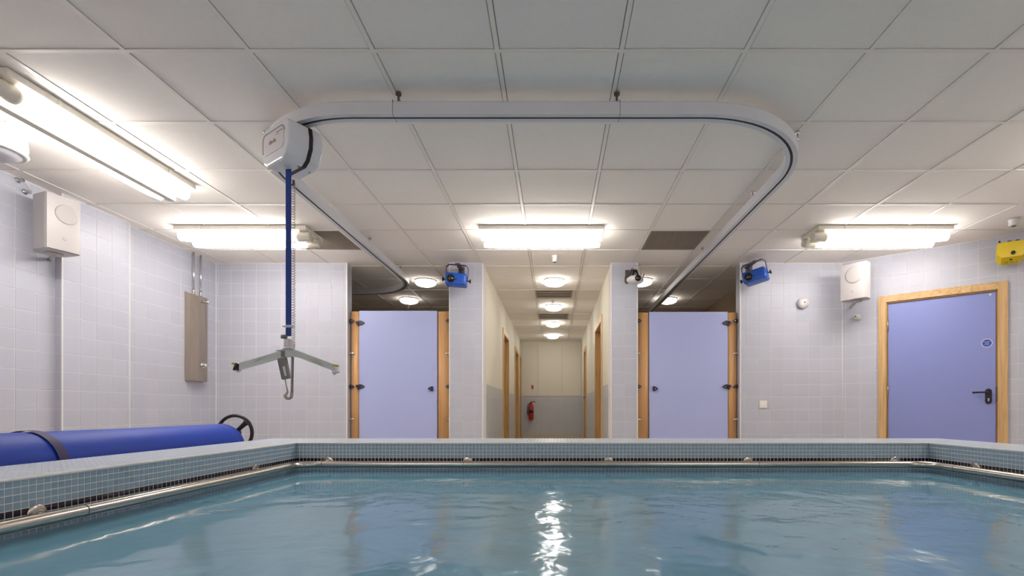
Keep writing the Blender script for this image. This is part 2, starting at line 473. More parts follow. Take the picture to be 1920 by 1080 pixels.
def lining(n, x, side, y0, y1, zt_, leaf):
    # oak door lining set in a corridor wall, leaf at its back
    d = MB(); s_ = -side
    def bx(a, b): d.box((min(a[0],b[0]), a[1], a[2]), (max(a[0],b[0]), b[1], b[2]))
    e = .018*side
    root = MB()
    root.box((min(x+e, x-.125*side), y0, 0), (max(x+e, x-.125*side), y0+.035, zt_))
    root.box((min(x+e, x-.125*side), y1-.035, 0), (max(x+e, x-.125*side), y1, zt_))
    root.box((min(x+e, x-.125*side), y0+.035, zt_-.035), (max(x+e, x-.125*side), y1-.035, zt_))
    o = struct(root.build('door_%d' % n, 'oak_dark'))
    for (a, b, z0, z1) in ((y0-.055, y0, 0, zt_+.055), (y1, y1+.055, 0, zt_+.055), (y0, y1, zt_, zt_+.055)):
        if b > YE: b = YE
        t = MB(); t.box((min(x, x+e), a, z0), (max(x, x+e), b, z1)); t.build('architrave', 'oak', o)
    l = MB(); xa = x-.02*side if leaf == 'closed' else x-.115*side
    l.box((min(xa, xa-.04*side), y0+.036, .005), (max(xa, xa-.04*side), y1-.036, zt_-.036)); lf = l.build('door_leaf', 'cream_wall', o)
    if leaf == 'closed':
        h = MB(); zz = PZ(746, 11.2)
        h.box((x-.02*side, y0+.06, zz-.09), (x-.008*side, y0+.10, zz+.06)); h.build('handle_plate', 'black_handle', o)
        h = MB(); h.cyl((x-.02*side, y0+.08, zz), (x+.05*side, y0+.08, zz), .01, 8); h.cyl((x+.05*side, y0+.075, zz), (x+.05*side, y0+.19, zz), .01, 8); h.build('lever_handle', 'black_handle', o)
for k, (a, b, z) in enumerate(dl): lining(2+k, XCL, 1, a, b, z, 'open')
lining(5, XCR, -1, *dr[0], 'open'); lining(6, XCR, -1, *dr[1], 'closed')
# corridor end wall: cream panels over tile
we, M, W = wall('wall_corridor_end', (XCL-.12, YE), (XCR+.12, YE), m='grout_dim')
xe = [XCL, PX(960+250/5.14, YE), PX(960+481/5.14, YE), XCR]
for i in range(3):
    p = MB(); p.box((xe[i]+.004, YE-.012, DADO+.02), (xe[i+1]-.004, YE, H)); p.build('wall_panel', 'cream_wall', we)
    tiles(we, frame((xe[i]+.006, YE, 0), (1,0,0), (0,0,1), (0,-1,0)), xe[i+1]-xe[i]-.012, .08, DADO+.015, 'tile_grey', v_off=DADO+.015, pw=.2, ph=.15)
b = MB(); b.box((XCL, YE-.014, 0), (XCR, YE, .075)); struct(b.build('baseboard_corridor', 'floor'))

# changing rooms behind the cubicle fronts
XRW = 2.60
wall('wall_changing_left', (XL+.0, YB+WT), (XL, YR), m='room_brown')
wall('wall_changing_back_left', (XL-.12, YR), (XCL-.12, YR), m='room_brown')
wall('wall_changing_right', (XRW, YR), (XRW, YB+WT), m='room_brown')
wall('wall_changing_back_right', (XCR+.12, YR), (XRW+.12, YR), m='room_brown')

# ------------------------------------------------------------------ ceiling
ce = MB(); ce.box((-4.3, YN-.1, H+.018), (6.2, YE+.2, H+.10)); ce = struct(ce.build('ceiling', 'ceiling_gap_shade'))
GX, GY = .323, 3.0
zones = [(XL, A1.x, YN, YB, True), (XCL, XCR, YB, YE, False), (XL, X_C1a+.25, YB+.0, YR, False), (X_C2b-.2, XRW, YB, YR, False)]
def clip(poly, p, n):
    out = []
    for i in range(len(poly)):
        a, b = Vector(poly[i]), Vector(poly[(i+1) % len(poly)])
        da, db = (a-p).dot(n), (b-p).dot(n)
        if da >= 0: out.append(tuple(a))
        if (da >= 0) != (db >= 0): out.append(tuple(a+(b-a)*(da/(da-db))))
    return out
VENTS = [(1, 3), (-5, 3)]   # grid cells filled by plain return-air panels
tilecache = {}
for zi, (xa, xb, ya, yb, ang) in enumerate(zones):
    for i in range(-9, 11):
        for j in range(-10, 18):
            x0 = max(GX+.6*i+.015, xa); x1 = min(GX+.6*(i+1)-.015, xb); y0 = max(GY+.6*j+.015, ya); y1 = min(GY+.6*(j+1)-.015, yb)
            if x1-x0 < .01 or y1-y0 < .01: continue
            poly = [(x0,y0),(x1,y0),(x1,y1),(x0,y1)]
            if ang: poly = clip(poly, A0, AN)
            if len(poly) < 3: continue
            vent = zi == 0 and (i, j) in VENTS
            if vent: continue
            full = len(poly) == 4 and x1-x0 > .569 and y1-y0 > .569
            if full:
                if 'f' not in tilecache:
                    me = MB().prism([(0,0),(.570,0),(.570,.570),(0,.570)], .004, .018).mesh('ceiling_tile'); me.materials.append(MATS['ceiling_tile']); tilecache['f'] = me
                o = bpy.data.objects.new('ceiling_tile', tilecache['f']); COL.objects.link(o); o.parent = ce; o.location = (x0, y0, H)
            else:
                MB().prism(poly, H+.004, H+.018).build('ceiling_tile', 'ceiling_tile', ce)
    # tee bars
    for i in range(-9, 11):
        x = GX+.6*i
        if xa+.02 < x < xb-.02:
            y1 = yb
            if ang:
                t = (x-A0.x)/AD.x
                if t > 0: y1 = A0.y+AD.y*t
            t = MB(); t.box((x-.011, ya, H), (x+.011, y1, H+.018)); t.build('ceiling_tee', 'ceiling_tee', ce)
    for j in range(-10, 18):
        y = GY+.6*j
        if ya+.02 < y < yb-.02:
            x1 = xb
            if ang:
                t = (y-A0.y)/AD.y
                if t > 0: x1 = min(xb, A0.x+AD.x*t)
            t = MB(); t.box((xa, y-.011, H-.0003), (x1, y+.011, H+.0177)); t.build('ceiling_tee', 'ceiling_tee', ce)
def panel_vent(i, j, label):
    x0, y0 = GX+.6*i+.012, GY+.6*j+.012
    r = thing('ceiling_vent', (x0+.288, y0+.288, H), label, 'vent')
    f = MB()
    for a, b in (((x0,y0),(x0+.576,y0+.018)), ((x0,y0+.558),(x0+.576,y0+.576)), ((x0,y0+.018),(x0+.018,y0+.558)), ((x0+.558,y0+.018),(x0+.576,y0+.558))):
        f.box((a[0], a[1], H+.002), (b[0], b[1], H+.016))
    f.build('vent_frame', 'vent_grey', r)
    g = MB(); g.box((x0+.018, y0+.018, H+.010), (x0+.558, y0+.558, H+.016)); g.build('backing', 'vent_dark', r)
    g = MB()
    for k in range(30):
        q = x0+.018+.54*k/30
        g.box((q, y0+.018, H+.005), (q+.009, y0+.558, H+.010)); g.box((x0+.018, y0+.018+.54*k/30, H+.006), (x0+.558, y0+.027+.54*k/30, H+.009))
    g = g.build('grid_core', 'vent_grey', r, recalc=False); g['kind'] = 'stuff'
panel_vent(1, 3, 'square grey grid vent in ceiling beside the straight arm of the hoist track')
panel_vent(-5, 3, 'square grey grid vent in ceiling beside the light above the shower panel')
def slat_vent(px0, px1, py0, py1, label, n):
    y0 = 1.73*F/(CYP-py0); y1 = 1.73*F/(CYP-py1); x0, x1 = PX(px0, y0), PX(px1, y0)
    r = thing('slatted_vent', ((x0+x1)/2, (y0+y1)/2, H-.012), label, 'vent', None)
    f = MB(); f.box((x0+.001, y0+.001, H-.004), (x1-.001, y1-.001, H-.0008)); f.build('backing', 'vent_dark', r)
    for a, b in (((x0,y0),(x1,y0+.02)), ((x0,y1-.02),(x1,y1)), ((x0,y0+.02),(x0+.02,y1-.02)), ((x1-.02,y0+.02),(x1,y1-.02))):
        f = MB(); f.box((a[0], a[1], H-.012), (b[0], b[1], H-.001)); f.build('vent_frame', 'vent_slat', r)
    for k in range(n):
        y = y0+.04+(y1-y0-.08)*k/(n-1)
        f = MB(); f.box((x0+.02, y-.010, H-.011), (x1-.02, y+.004, H-.004)); f.build('slat', 'vent_slat', r)
slat_vent(1002, 1075, 542.5, 558, 'slatted ceiling vent in corridor behind the first round light', 5)
slat_vent(1008, 1067, 586.5, 597.5, 'slatted ceiling vent in corridor behind the second round light', 5)

# ------------------------------------------------------------------ lights
def batten(x, y, length, along, label, holder_end, spacing=.19, r=.047, tray=.165, drop=.102):
    """twin tube fitting: tray, spine, two opal tube covers, lamp holders; `along` is 'x' or 'y'."""
    u, v = (Vector((1,0,0)), Vector((0,1,0))) if along == 'x' else (Vector((0,1,0)), Vector((-1,0,0)))
    c = Vector((x, y, H)); M = frame(c, u, v, (0,0,1)); L2 = length/2
    root = thing('fluorescent_light', (x, y, H-.115), label, 'light', 'twin tube ceiling lights')
    t = MB(); t.box((-L2, -tray, -.036), (L2, tray, -.0005), M); t.build('housing', 'lamp_body', root)
    t = MB(); t.prism([(-.035, -.035), (.035, -.035), (.026, -drop), (-.026, -drop)], -L2+.02, L2-.02, M @ Matrix(((0,0,1,0),(1,0,0,0),(0,1,0,0),(0,0,0,1)))); t.build('spine', 'lamp_body', root)
    for s in (-1, 1):
        e = .10; a0, a1 = -L2+.015, L2-.015
        if holder_end < 0: a0 = -L2+e
        if holder_end > 0: a1 = L2-e
        yy = s*spacing/2; zz = -.036-r
        t = MB(); t.tube([M @ Vector((a0+k*(a1-a0)/12, yy, zz)) for k in range(13)], [r*.80]+[r]*11+[r*.80], 20)
        # rounded free ends
        t.build('tube_cover', 'tube_glow', root)
        for q, full in ((-1, holder_end < 0), (1, holder_end > 0)):
            if full:
                h = MB(); x0, x1 = (-L2-.02, a0+.004) if q < 0 else (a1-.004, L2+.02)
                pts = [x0, x0+.02, x0+.035, x0+.05, x0+.065, x1-.02, x1]; rr = [.7, .92, .84, .98, .86, 1.0, .96]
                if q > 0: rr = rr[::-1]
                h.tube([M @ Vector((k, yy, zz)) for k in pts], [r*k for k in rr], 18); h.build('lamp_holder', 'lamp_body', root)
        for k in (-.3, .3):
            h = MB()
            h.box((k*length-.008, s*(tray-.001) if s > 0 else -tray-.006, -.03), (k*length+.008, tray+.006 if s > 0 else -tray+.001, -.0005), M); h.build('clip', 'lamp_body', root)
    return root
yl_ = 4.83
xc = (PX(903, 4.76)+PX(1128, 4.76))/2
batten(xc, yl_, 1.17, 'x', 'twin tube fluorescent light on ceiling before the corridor mouth', 0)
xa, xb = PX(337, 4.76), PX(584, 4.76)
batten((xa+xb)/2, yl_, xb-xa-.02, 'x', 'twin tube fluorescent light on ceiling by the shower panel pipes', 1)
xa, xb = PX(1523, 4.76), PX(1776, 4.76)
batten((xa+xb)/2, yl_, xb-xa-.02, 'x', 'twin tube fluorescent light on ceiling before the angled wall with blue door', -1)
batten(-2.93, 3.17, 1.32, 'y', 'twin tube fluorescent light running along the left wall beside the tall speaker', -1, drop=.134)
batten(3.78, 2.75, 1.32, 'y', 'twin tube fluorescent light running beside the right wall, past the yellow projector', -1)
batten(-1.9, -.8, 1.27, 'x', 'twin tube light behind the near pool edge, on the roller side', 0)
batten(2.3, -.8, 1.27, 'x', 'twin tube light behind the near pool edge, on the door side', 0)
def dome(px, py, r, label, grp, D=None, glow='dome_glow'):
    D = D or (1.73-.055)*F/(CYP-py); x = PX(px, D)
    root = thing('round_light', (x, D, H-.075), label, 'light', grp)
    b = MB(); b.lathe([(r, -.012), (r+.004, -.009), (r+.004, -.0008)], 28, Matrix.Translation((x, D, H))); b.build('rim', 'white_plastic', root)
    b = MB(); b.lathe([(r*.30, -.075), (r*.62, -.070), (r*.86, -.056), (r*.97, -.04), (r*.985, -.0125)], 28, Matrix.Translation((x, D, H))); b.build('diffuser', glow, root)
dome(1039, 533.5, .14, 'round glowing light at the mouth of the corridor, before the first slatted vent', 'round corridor lights')
dome(1038, 580, .14, 'round glowing corridor light between the two slatted vents', 'round corridor lights')
dome(1037, 611, .14, 'round glowing corridor light just behind the second slatted vent', 'round corridor lights')
dome(1036.5, 633, .14, 'round glowing corridor light beside the end wall with fire extinguisher', 'round corridor lights')
dome(798, 534, .14, 'round glowing light between blue projector and curved track end', 'changing room lights', glow='dome_glow_low')
dome(767, 567, .14, 'round glowing light above cubicle door with hanging cord toggle', 'changing room lights', glow='dome_glow_low')
dome(1203, 533, .14, 'round glowing light partly behind the white projector', 'changing room lights', glow='dome_glow_low')
dome(1252, 567, .14, 'round glowing light over cubicle door, right of the straight track arm', 'changing room lights', glow='dome_glow_low')

# ------------------------------------------------------------------ pool
ZT, ZW = CZ-.230, CZ-.425          # ledge top, water level
YI, YO = 3.45, 3.96                # far inner, outer edge
XI0, XI1 = PX(555, YI), PX(1741, YI)
XO0, XO1 = XI0-.44, XI1+.46
YNI, YNO = .42, -.10               # near edge (below the frame)
ZF = ZW-.95
pool = thing('therapy_pool', ((XI0+XI1)/2, YO, 0), 'raised therapy pool lined with small blue-grey mosaic tiles and dark stripe', 'pool')
pb = MB()
def pbox(a, b): pb.box(a, b)
pb.box((XO0, YI, 0), (XO1, YO, ZT)); pb.box((XO0, YNO, 0), (XO1, YNI, ZT))
pb.box((XO0, YNI, 0), (XI0, YI, ZT)); pb.box((XI1, YNI, 0), (XO1, YI, ZT))
pb.build('surround_wall', 'pool_grout', pool)
ln = MB()
c0, c1, d0, d1 = XI0, XI1, YNI, YI; e = .0008; zt_ = ZW-.03
for q in ([(c0+e,d1-e,ZF),(c1-e,d1-e,ZF),(c1-e,d1-e,zt_),(c0+e,d1-e,zt_)], [(c0+e,d0+e,ZF),(c0+e,d1-e,ZF),(c0+e,d1-e,zt_),(c0+e,d0+e,zt_)],
          [(c1-e,d1-e,ZF),(c1-e,d0+e,ZF),(c1-e,d0+e,zt_),(c1-e,d1-e,zt_)], [(c1-e,d0+e,ZF),(c0+e,d0+e,ZF),(c0+e,d0+e,zt_),(c1-e,d0+e,zt_)],
          [(c0,d0,ZF),(c1,d0,ZF),(c1,d1,ZF),(c0,d1,ZF)]):
    ln.add(q, [(0,1,2,3)])
ln.build('pool_lining', 'pool_lining', pool, recalc=False)
# mosaic
MP = .025; MG = .0034
mos = []     # (M, u, v, material)
def mosaic_face(M, W, Hh, rows_dark=(), top=False, umin=0):
    nu = int(round(W/MP)); nv = int(round(Hh/MP)); pu = W/nu
    for j in range(nv):
        for i in range(nu):
            mt = 'mosaic_top' if top else ('mosaic_dark' if j in rows_dark else 'mosaic')
            mos.append((M, i*pu, j*MP, mt, pu))
NR = 9
Mdn = lambda o, u, n: frame(o, u, (0,0,-1), n)
dark = (4, 5)
mosaic_face(Mdn((XI0, YI, ZT-.004), (1,0,0), (0,-1,0)), XI1-XI0, NR*MP, dark)
mosaic_face(Mdn((XI0, YNI, ZT-.004), (0,1,0), (1,0,0)), YI-YNI, NR*MP, dark)
mosaic_face(Mdn((XI1, YI, ZT-.004), (0,-1,0), (-1,0,0)), YI-YNI, NR*MP, dark)
mosaic_face(frame((XO0, YI+.004, ZT), (1,0,0), (0,1,0), (0,0,1)), XO1-XO0, YO-YI, (), True)
mosaic_face(frame((XO0, YNI, ZT), (1,0,0), (0,1,0), (0,0,1)), XI0-XO0-.004, YI-YNI, (), True)
mosaic_face(frame((XI1+.004, YNI, ZT), (1,0,0), (0,1,0), (0,0,1)), XO1-XI1-.004, YI-YNI, (), True)
def mkey(t):
    p = t[0] @ Vector((t[1]+.0125, t[2]+.0125, 0))
    x = CXP+F*p.x/max(p.y, .01); yy = CYP-F*(p.z-CZ)/max(p.y, .01)
    inside = 0 < x < 1920 and yy < 1080 and p.z > ZW
    n = t[0].col[2].xyz; dv = (cam.location-p)
    return (-(abs(n.dot(dv))/dv.length**3) if inside else 0)
mos.sort(key=mkey)
for (M, u, v, mt, pu) in mos[:300]:
    o = bpy.data.objects.new('mosaic_tile', tile_mesh(pu-MG, MP-MG, mt, .0014, .0006)); COL.objects.link(o)
    o.parent = pool; o.matrix_local = Matrix.Translation(-pool.location) @ M @ Matrix.Translation((u+MG/2, v+MG/2, 0))
rest = {'mosaic': MB(), 'mosaic_dark': MB(), 'mosaic_top': MB()}
for (M, u, v, mt, pu) in mos[300:]:
    a, b, c, d = u+MG/2, v+MG/2, u+pu-MG/2, v+MP-MG/2; t = .0014; bv = .0006
    vs = [M @ Vector(p) for p in ((a,b,0),(c,b,0),(c,d,0),(a,d,0),(a+bv,b+bv,t),(c-bv,b+bv,t),(c-bv,d-bv,t),(a+bv,d-bv,t))]
    flip = M.to_3x3().determinant() < 0
    fs = [(4,5,6,7),(0,1,5,4),(1,2,6,5),(2,3,7,6),(3,0,4,7)]
    rest[mt].add(vs, [f[::-1] for f in fs] if flip else fs)
for k, m in rest.items():
    o = m.build({'mosaic': 'mosaic_wall_tiles', 'mosaic_dark': 'mosaic_stripe_tiles', 'mosaic_top': 'mosaic_ledge_tiles'}[k], k, pool, recalc=False); o['kind'] = 'stuff'
# white bullnose edge
ed = MB(); rr = .006
ed.tube([(XI0, YNI, ZT-.003), (XI0, YI, ZT-.003)], rr, 10); ed.tube([(XI0, YI, ZT-.003), (XI1, YI, ZT-.003)], rr, 10); ed.tube([(XI1, YI, ZT-.003), (XI1, YNI, ZT-.003)], rr, 10)
ed.build('edge_bead', 'pool_grout', pool)
# water
wt = MB(); n = 2
wt.add([(XI0, YNI, ZW), (XI1, YNI, ZW), (XI1, YI, ZW), (XI0, YI, ZW)], [(0,1,2,3)])
wo = wt.build('pool_water', 'water', None, recalc=False)
tag(wo, 'rippled blue-green water filling the raised mosaic pool', 'water'); wo['kind'] = 'stuff'
# hand rail round the inside
rl = thing('pool_handrail', ((XI0+XI1)/2, YI, ZT-.15), 'polished steel handrail running round the inside of the pool wall', 'handrail')
RZ = ZT-.142; RO = .062; RR = .022
path = []
xa, xb, yf = XI0+RO, XI1-RO, YI-RO; cr = .13
path += [Vector((xa, YNI+.02, RZ)), Vector((xa, 1.5, RZ)), Vector((xa, 2.5, RZ))]
for k in range(9):
    a = PI-PI/2*k/8; path.append(Vector((xa+cr+cr*math.cos(a), yf-cr+cr*math.sin(a), RZ)))
for k in range(9):
    a = PI/2-PI/2*k/8; path.append(Vector((xb-cr+cr*math.cos(a), yf-cr+cr*math.sin(a), RZ)))
path += [Vector((xb, 2.5, RZ)), Vector((xb, YNI+.02, RZ))]
t = MB(); t.tube(path, RR, 16); t.build('rail', 'steel', rl)
def flange(p, n):
    n = Vector(n); up = Vector((0,0,1)); M = frame(p, n.cross(up), up, n)
    t = MB(); t.lathe([(.034, .0015), (.034, .006), (.029, .009), (.012, .010)], 20, M); f = t.build('flange', 'steel', rl)
    t = MB(); t.tube([p+n*.008, p+n*RO*.6+Vector((0,0,-.004)), p+n*RO+Vector((0,0,-.012))], .009, 10); t.build('bracket_arm', 'steel', rl)
for px in (617, 877, 1141, 1402, 1677):
    flange(Vector((PX(px, YI), YI, RZ+.012)), (0,-1,0))
for y in (1.72, 2.98): flange(Vector((XI0, y, RZ+.012)), (1,0,0))
for y in (1.72, 3.06): flange(Vector((XI1, y, RZ+.012)), (-1,0,0))
for p, d in (((PX(1415, YI), yf, RZ), (1,0,0)), ((PX(613, YI), yf, RZ), (1,0,0)), ((PX(1692, YI), yf, RZ), (1,0,0)), ((PX(873, YI), yf, RZ), (1,0,0)), ((xa, 1.83, RZ), (0,1,0)), ((xb, 3.14, RZ), (0,1,0))):
    p = Vector(p); d = Vector(d); t = MB(); t.cyl(p-d*.0015, p+d*.0015, RR+.0008, 16); t.build('rail_joint', 'bracket_brown', rl)

# ------------------------------------------------------------------ hoist track
ZB = CZ+1.592; TH = .078; TW = .036
TX0, TX1, TY, TR = -1.862, 1.575, 2.715, .76
pts = []
def arc(cx, cy, r, a0, a1, n=20):
    for k in range(n+1):
        a = a0+(a1-a0)*k/n; yield (cx+r*math.cos(a), cy+r*math.sin(a))
ye = 6.12
pts += [(-3.2, ye+.75), (-2.6, ye+.75)]
pts += list(arc(TX0-.75, ye, .75, PI/2, 0, 14))
pts += [(TX0, TY+TR+.6*k) for k in (3, 2, 1)]
pts += list(arc(TX0+TR, TY+TR, TR, PI, 1.5*PI))
pts += [(-.55, TY), (0, TY), (.5, TY)]
pts += list(arc(TX1-TR, TY+TR, TR, 1.5*PI, 2*PI))
pts += [(TX1, TY+TR+.6*k) for k in (1, 3, 5)] + [(TX1, 8.6)]
path = []
for i, p in enumerate(pts):
    a = Vector(pts[max(i-1, 0)]); b = Vector(pts[min(i+1, len(pts)-1)]); d = (b-a).normalized()
    path.append((Vector((p[0], p[1], ZB)), Vector((d.y, -d.x, 0))))
track = thing('hoist_track', (0, TY, ZB), 'white ceiling hoist track curving in a wide loop with dark slot underneath', 'hoist track')
t = MB(); t.sweep(path, [(-TW, 0), (-TW, TH-.012), (-TW+.012, TH), (TW-.012, TH), (TW, TH-.012), (TW, 0), (.008, 0), (.008, .03), (-.008, .03), (-.008, 0)]); t.build('track_rail', 'track_white', track)
t = MB(); t.sweep(path, [(-.0085, .0015), (-.0085, .0045), (.0085, .0045), (.0085, .0015)]); t.build('slot', 'track_slot', track)
for px in (740, 1161):
    x = PX(px, TY)
    t = MB(); t.box((x-.0012, TY-TW-.0012, ZB-.001), (x+.0012, TY+TW+.0012, ZB+TH+.001)); t.build('track_joint', 'bracket_brown', track)
for (x, y) in ((PX(741, 2.66), TY), (PX(1159, 2.66), TY), (TX1-.06, 3.10), (-1.80, 3.1), (TX1, 3.95), (TX0, 5.0), (TX1, 5.3), (TX0, 6.0)):
    t = MB(); t.cyl((x, y, ZB+TH-.004), (x, y, H-.0005), .006, 8); t.cyl((x, y, H-.012), (x, y, H-.0005), .016, 12); t.build('hanger_rod', 'bracket_brown' if y < 2.9 else 'chrome', track)

# ------------------------------------------------------------------ hoist
ang = math.radians(59)
hc = Vector((TX0+TR-TR*math.cos(ang), TY+TR-TR*math.sin(ang), 0))
ang = math.radians(55); nrm = Vector((-math.cos(ang), -math.sin(ang), 0)); tan = Vector((math.sin(ang), -math.cos(ang), 0))
LB, WB, HB = .325, .19, .218
zc = ZB-.012-HB/2
MH = frame((hc.x, hc.y, zc), tan, -nrm, (0,0,1))      # x along track, y away from label face, z up
hoist = thing('ceiling_hoist', (hc.x, hc.y, zc-HB/2), 'white ceiling hoist motor with dark band hanging from the curved track', 'hoist')
b = MB()
prof = [(-.5*LB, .03), (-.5*LB+.012, .085), (-.5*LB+.05, HB/2), (.5*LB-.05, HB/2), (.5*LB-.012, .085), (.5*LB, .03), (.5*LB-.004, -.03), (.5*LB-.035, -.085), (.5*LB-.075, -HB/2), (-.5*LB+.075, -HB/2), (-.5*LB+.035, -.085), (-.5*LB+.004, -.03)]
def barrel(y0, y1, s, mb, inset=.0):
    bm = bmesh.new(); n = len(prof)
    vs0 = [bm.verts.new((p[0]*s, y0, p[1]*s)) for p in prof]; vs1 = [bm.verts.new((p[0]*s, y1, p[1]*s)) for p in prof]
    f0 = bm.faces.new(vs0); f1 = bm.faces.new(vs1[::-1])
    for i in range(n): bm.faces.new((vs0[i], vs1[i], vs1[(i+1)%n], vs0[(i+1)%n]))
    if inset:
        es = [e for e in bm.edges if abs(e.verts[0].co.y-e.verts[1].co.y) < 1e-6]
        bmesh.ops.bevel(bm, geom=es, offset=inset, segments=4, affect='EDGES', profile=.5)
    mb.bm(bm, MH, False)
barrel(-WB/2, WB/2, 1, b, .014)
body = b.build('hoist_body', 'hoist_white', hoist)
for p in body.data.polygons: p.use_smooth = False
b = MB(); barrel(.012, .034, 1.014, b); b.build('hoist_band', 'band_dark', hoist)
fy = -WB/2-.0008
pn = MB(); pn.prism(rrect(.225, .115, .03), -.0015, .0015, MH @ frame((-.008, fy, .012), (1,0,0), (0,0,1), (0,-1,0))); pn = pn.build('label_panel', 'hoist_panel', hoist)
g = MB(); gp = rrect(.235, .125, .034)
gp = [MH @ Vector((p[0]-.008, fy, p[1]+.012)) for p in gp[:14]]
g.tube(gp, .0035, 6); g.build('panel_groove', 'hoist_groove', hoist)
mk = MB()
for k in range(7):
    a = -.055+.011*k
    mk.tube([MH @ Vector((a, fy-.002, .004+.003*math.sin(k*2.1))), MH @ Vector((a+.006, fy-.002, .022+.006*math.sin(k*1.7))), MH @ Vector((a+.012, fy-.002, .005))], .0012, 5)
mk.build('logo_script', 'print_gold', pn)
mk = MB(); mk.box((.025, fy-.002, .048), (.075, fy-.0012, .053), MH); mk.box((.02, fy-.002, .038), (.055, fy-.0012, .040), MH); mk.box((.080, fy-.002, .046), (.087, fy-.0012, .056), MH); mk.build('fine_print', 'print_grey', pn)
for dx, dy in ((.045, .075), (.055, .075)):
    d = MB(); p = MH @ Vector((dx, dy, -HB/2+.0)); d.cyl(p-Vector((0,0,.001)), p+Vector((0,0,.004)), .004, 10); d.build('socket', 'black', hoist)
for dx, dy in ((-.05, -.06), (.02, -.05)):
    d = MB(); p = MH @ Vector((dx, dy, -HB/2)); d.cyl(p-Vector((0,0,.001)), p+Vector((0,0,.004)), .003, 10); d.build('screw', 'print_grey', hoist)
for s in (-.05, .05):
    d = MB(); p = hc+tan*s; d.cyl((p.x, p.y, zc+HB/2-.01), (p.x, p.y, ZB+.02), .007, 10); d.build('trolley_pin', 'chrome', hoist)
SD = hc.y-.005; sx = PX(541, SD)          # the strap hangs here
g = MB(); g.tube([MH @ Vector((.05, .0, -HB/2+.01)), MH @ Vector((.075, -.005, -HB/2-.004)), MH @ Vector((.055, .04, -HB/2+.002))], .0025, 6); g.build('guide_wire', 'bracket_brown', hoist)
zb = PZ(632, SD)
t = MB()
t.box((sx-.0155, SD-.002, zb+.005), (sx+.0155, SD+.002, zc-HB/2+.012)); t.build('lift_strap', 'strap_blue', hoist)
t = MB(); q = PZ(612, SD); t.rbox((.034, .02, .014), .003, Matrix.Translation((sx+.001, SD, q))); t.cyl((sx-.03, SD-.004, q+.002), (sx+.026, SD-.004, q-.002), .0055, 10); t.build('strap_buckle', 'white_plastic', hoist)
# spreader bar
zt_ = PZ(658, SD)
bar = thing('spreader_bar', (sx, SD, PZ(700, SD)), 'grey two-armed spreader bar hanging from the blue lifting strap', 'spreader bar')
t = MB(); t.rbox((.030, .03, .055), .006, Matrix.Translation((sx-.006, SD, PZ(644, SD)))); t.rbox((.018, .03, .05), .005, Matrix.Translation((sx+.017, SD, PZ(645, SD)))); t.build('swivel', 'white_plastic', bar)
t = MB(); t.cyl((sx-.030, SD-.02, PZ(632, SD)), (sx-.002, SD-.014, PZ(632.5, SD)), .012, 14); t.build('swivel_knob', 'handset_grey', bar)
t = MB(); t.lathe([(.022, 0), (.030, .004), (.026, .012), (.016, .016)], 20, Matrix.Translation((sx+.002, SD, PZ(656, SD)))); t.build('collar', 'white_plastic', bar)
t = MB(); t.box((sx-.062, SD-.02, zt_-.001), (sx+.03, SD+.012, zt_+.005)); t.build('cover_plate', 'bar_grey', bar)
def armseg(x0, y0t, y0b, x1, y1t, y1b, dy, nm, mt):
    m = MB(); a = [(PX(x0, SD), PZ(y0t, SD)), (PX(x1, SD), PZ(y1t, SD)), (PX(x1, SD), PZ(y1b, SD)), (PX(x0, SD), PZ(y0b, SD))]
    vs = [Vector((p[0], SD+s*dy, p[1])) for s in (-1, 1) for p in a]
    m.add(vs, [(3,2,1,0),(4,5,6,7),(0,1,5,4),(1,2,6,5),(2,3,7,6),(3,0,4,7)])
    return m.build(nm, mt, bar)
aL = armseg(530.5, 657.5, 670, 451, 681, 693, .014, 'spreader_arm', 'bar_grey')
aC = armseg(537, 655.5, 669.5, 557, 656.5, 668.5, .016, 'centre_block', 'bar_grey')
armseg(530, 656, 670, 537.5, 655, 669.5, .018, 'centre_joint', 'handset_grey')
aR = armseg(556, 656.5, 668.5, 629, 684, 697, .014, 'spreader_arm', 'bar_grey')
def marks(par, rows, mt):
    m = MB()
    for (x0, y0, x1, y1) in rows:
        a = P(x0, y0, SD-.0148); b_ = P(x1, y1, SD-.0148); m.tube([a, b_], .0009, 4)
    m.build('printed_label', mt, par)
marks(aL, [(478+4*k, 678-1.4*k, 484+3*k, 675-1.2*k) for k in range(6)], 'print_grey')
marks(aR, [(588, 673, 602, 678.5), (582, 673.5, 604, 682), (586, 677.5, 606, 685)], 'print_gold')
for (px, py, s) in ((448, 690, -1), (628, 694, 1)):
    c = P(px, py, SD)
    t = MB(); t.tube([c+Vector((-.012*s, 0, -.012)), c+Vector((.0, -.012, -.024)), c+Vector((.014*s, -.010, -.014)), c+Vector((.014*s, -.004, .012))], .0055, 8); t.build('sling_hook', 'white_plastic', bar)
    t = MB(); M_ = Matrix.Translation(P(px-4 if s < 0 else px+3, py-2, SD)) @ Matrix.Rotation(math.radians(-20*s), 4, 'Y'); t.rbox((.016, .034, .044), .003, M_); cap = t.build('end_cap', 'wheel_black' if s < 0 else 'white_plastic', bar)
    t = MB(); t.rbox((.022, .036, .010), .002, Matrix.Translation(P(441 if s < 0 else 630, 682 if s < 0 else 685.5, SD))); t.build('cap_tip', 'yellow_cap', cap)
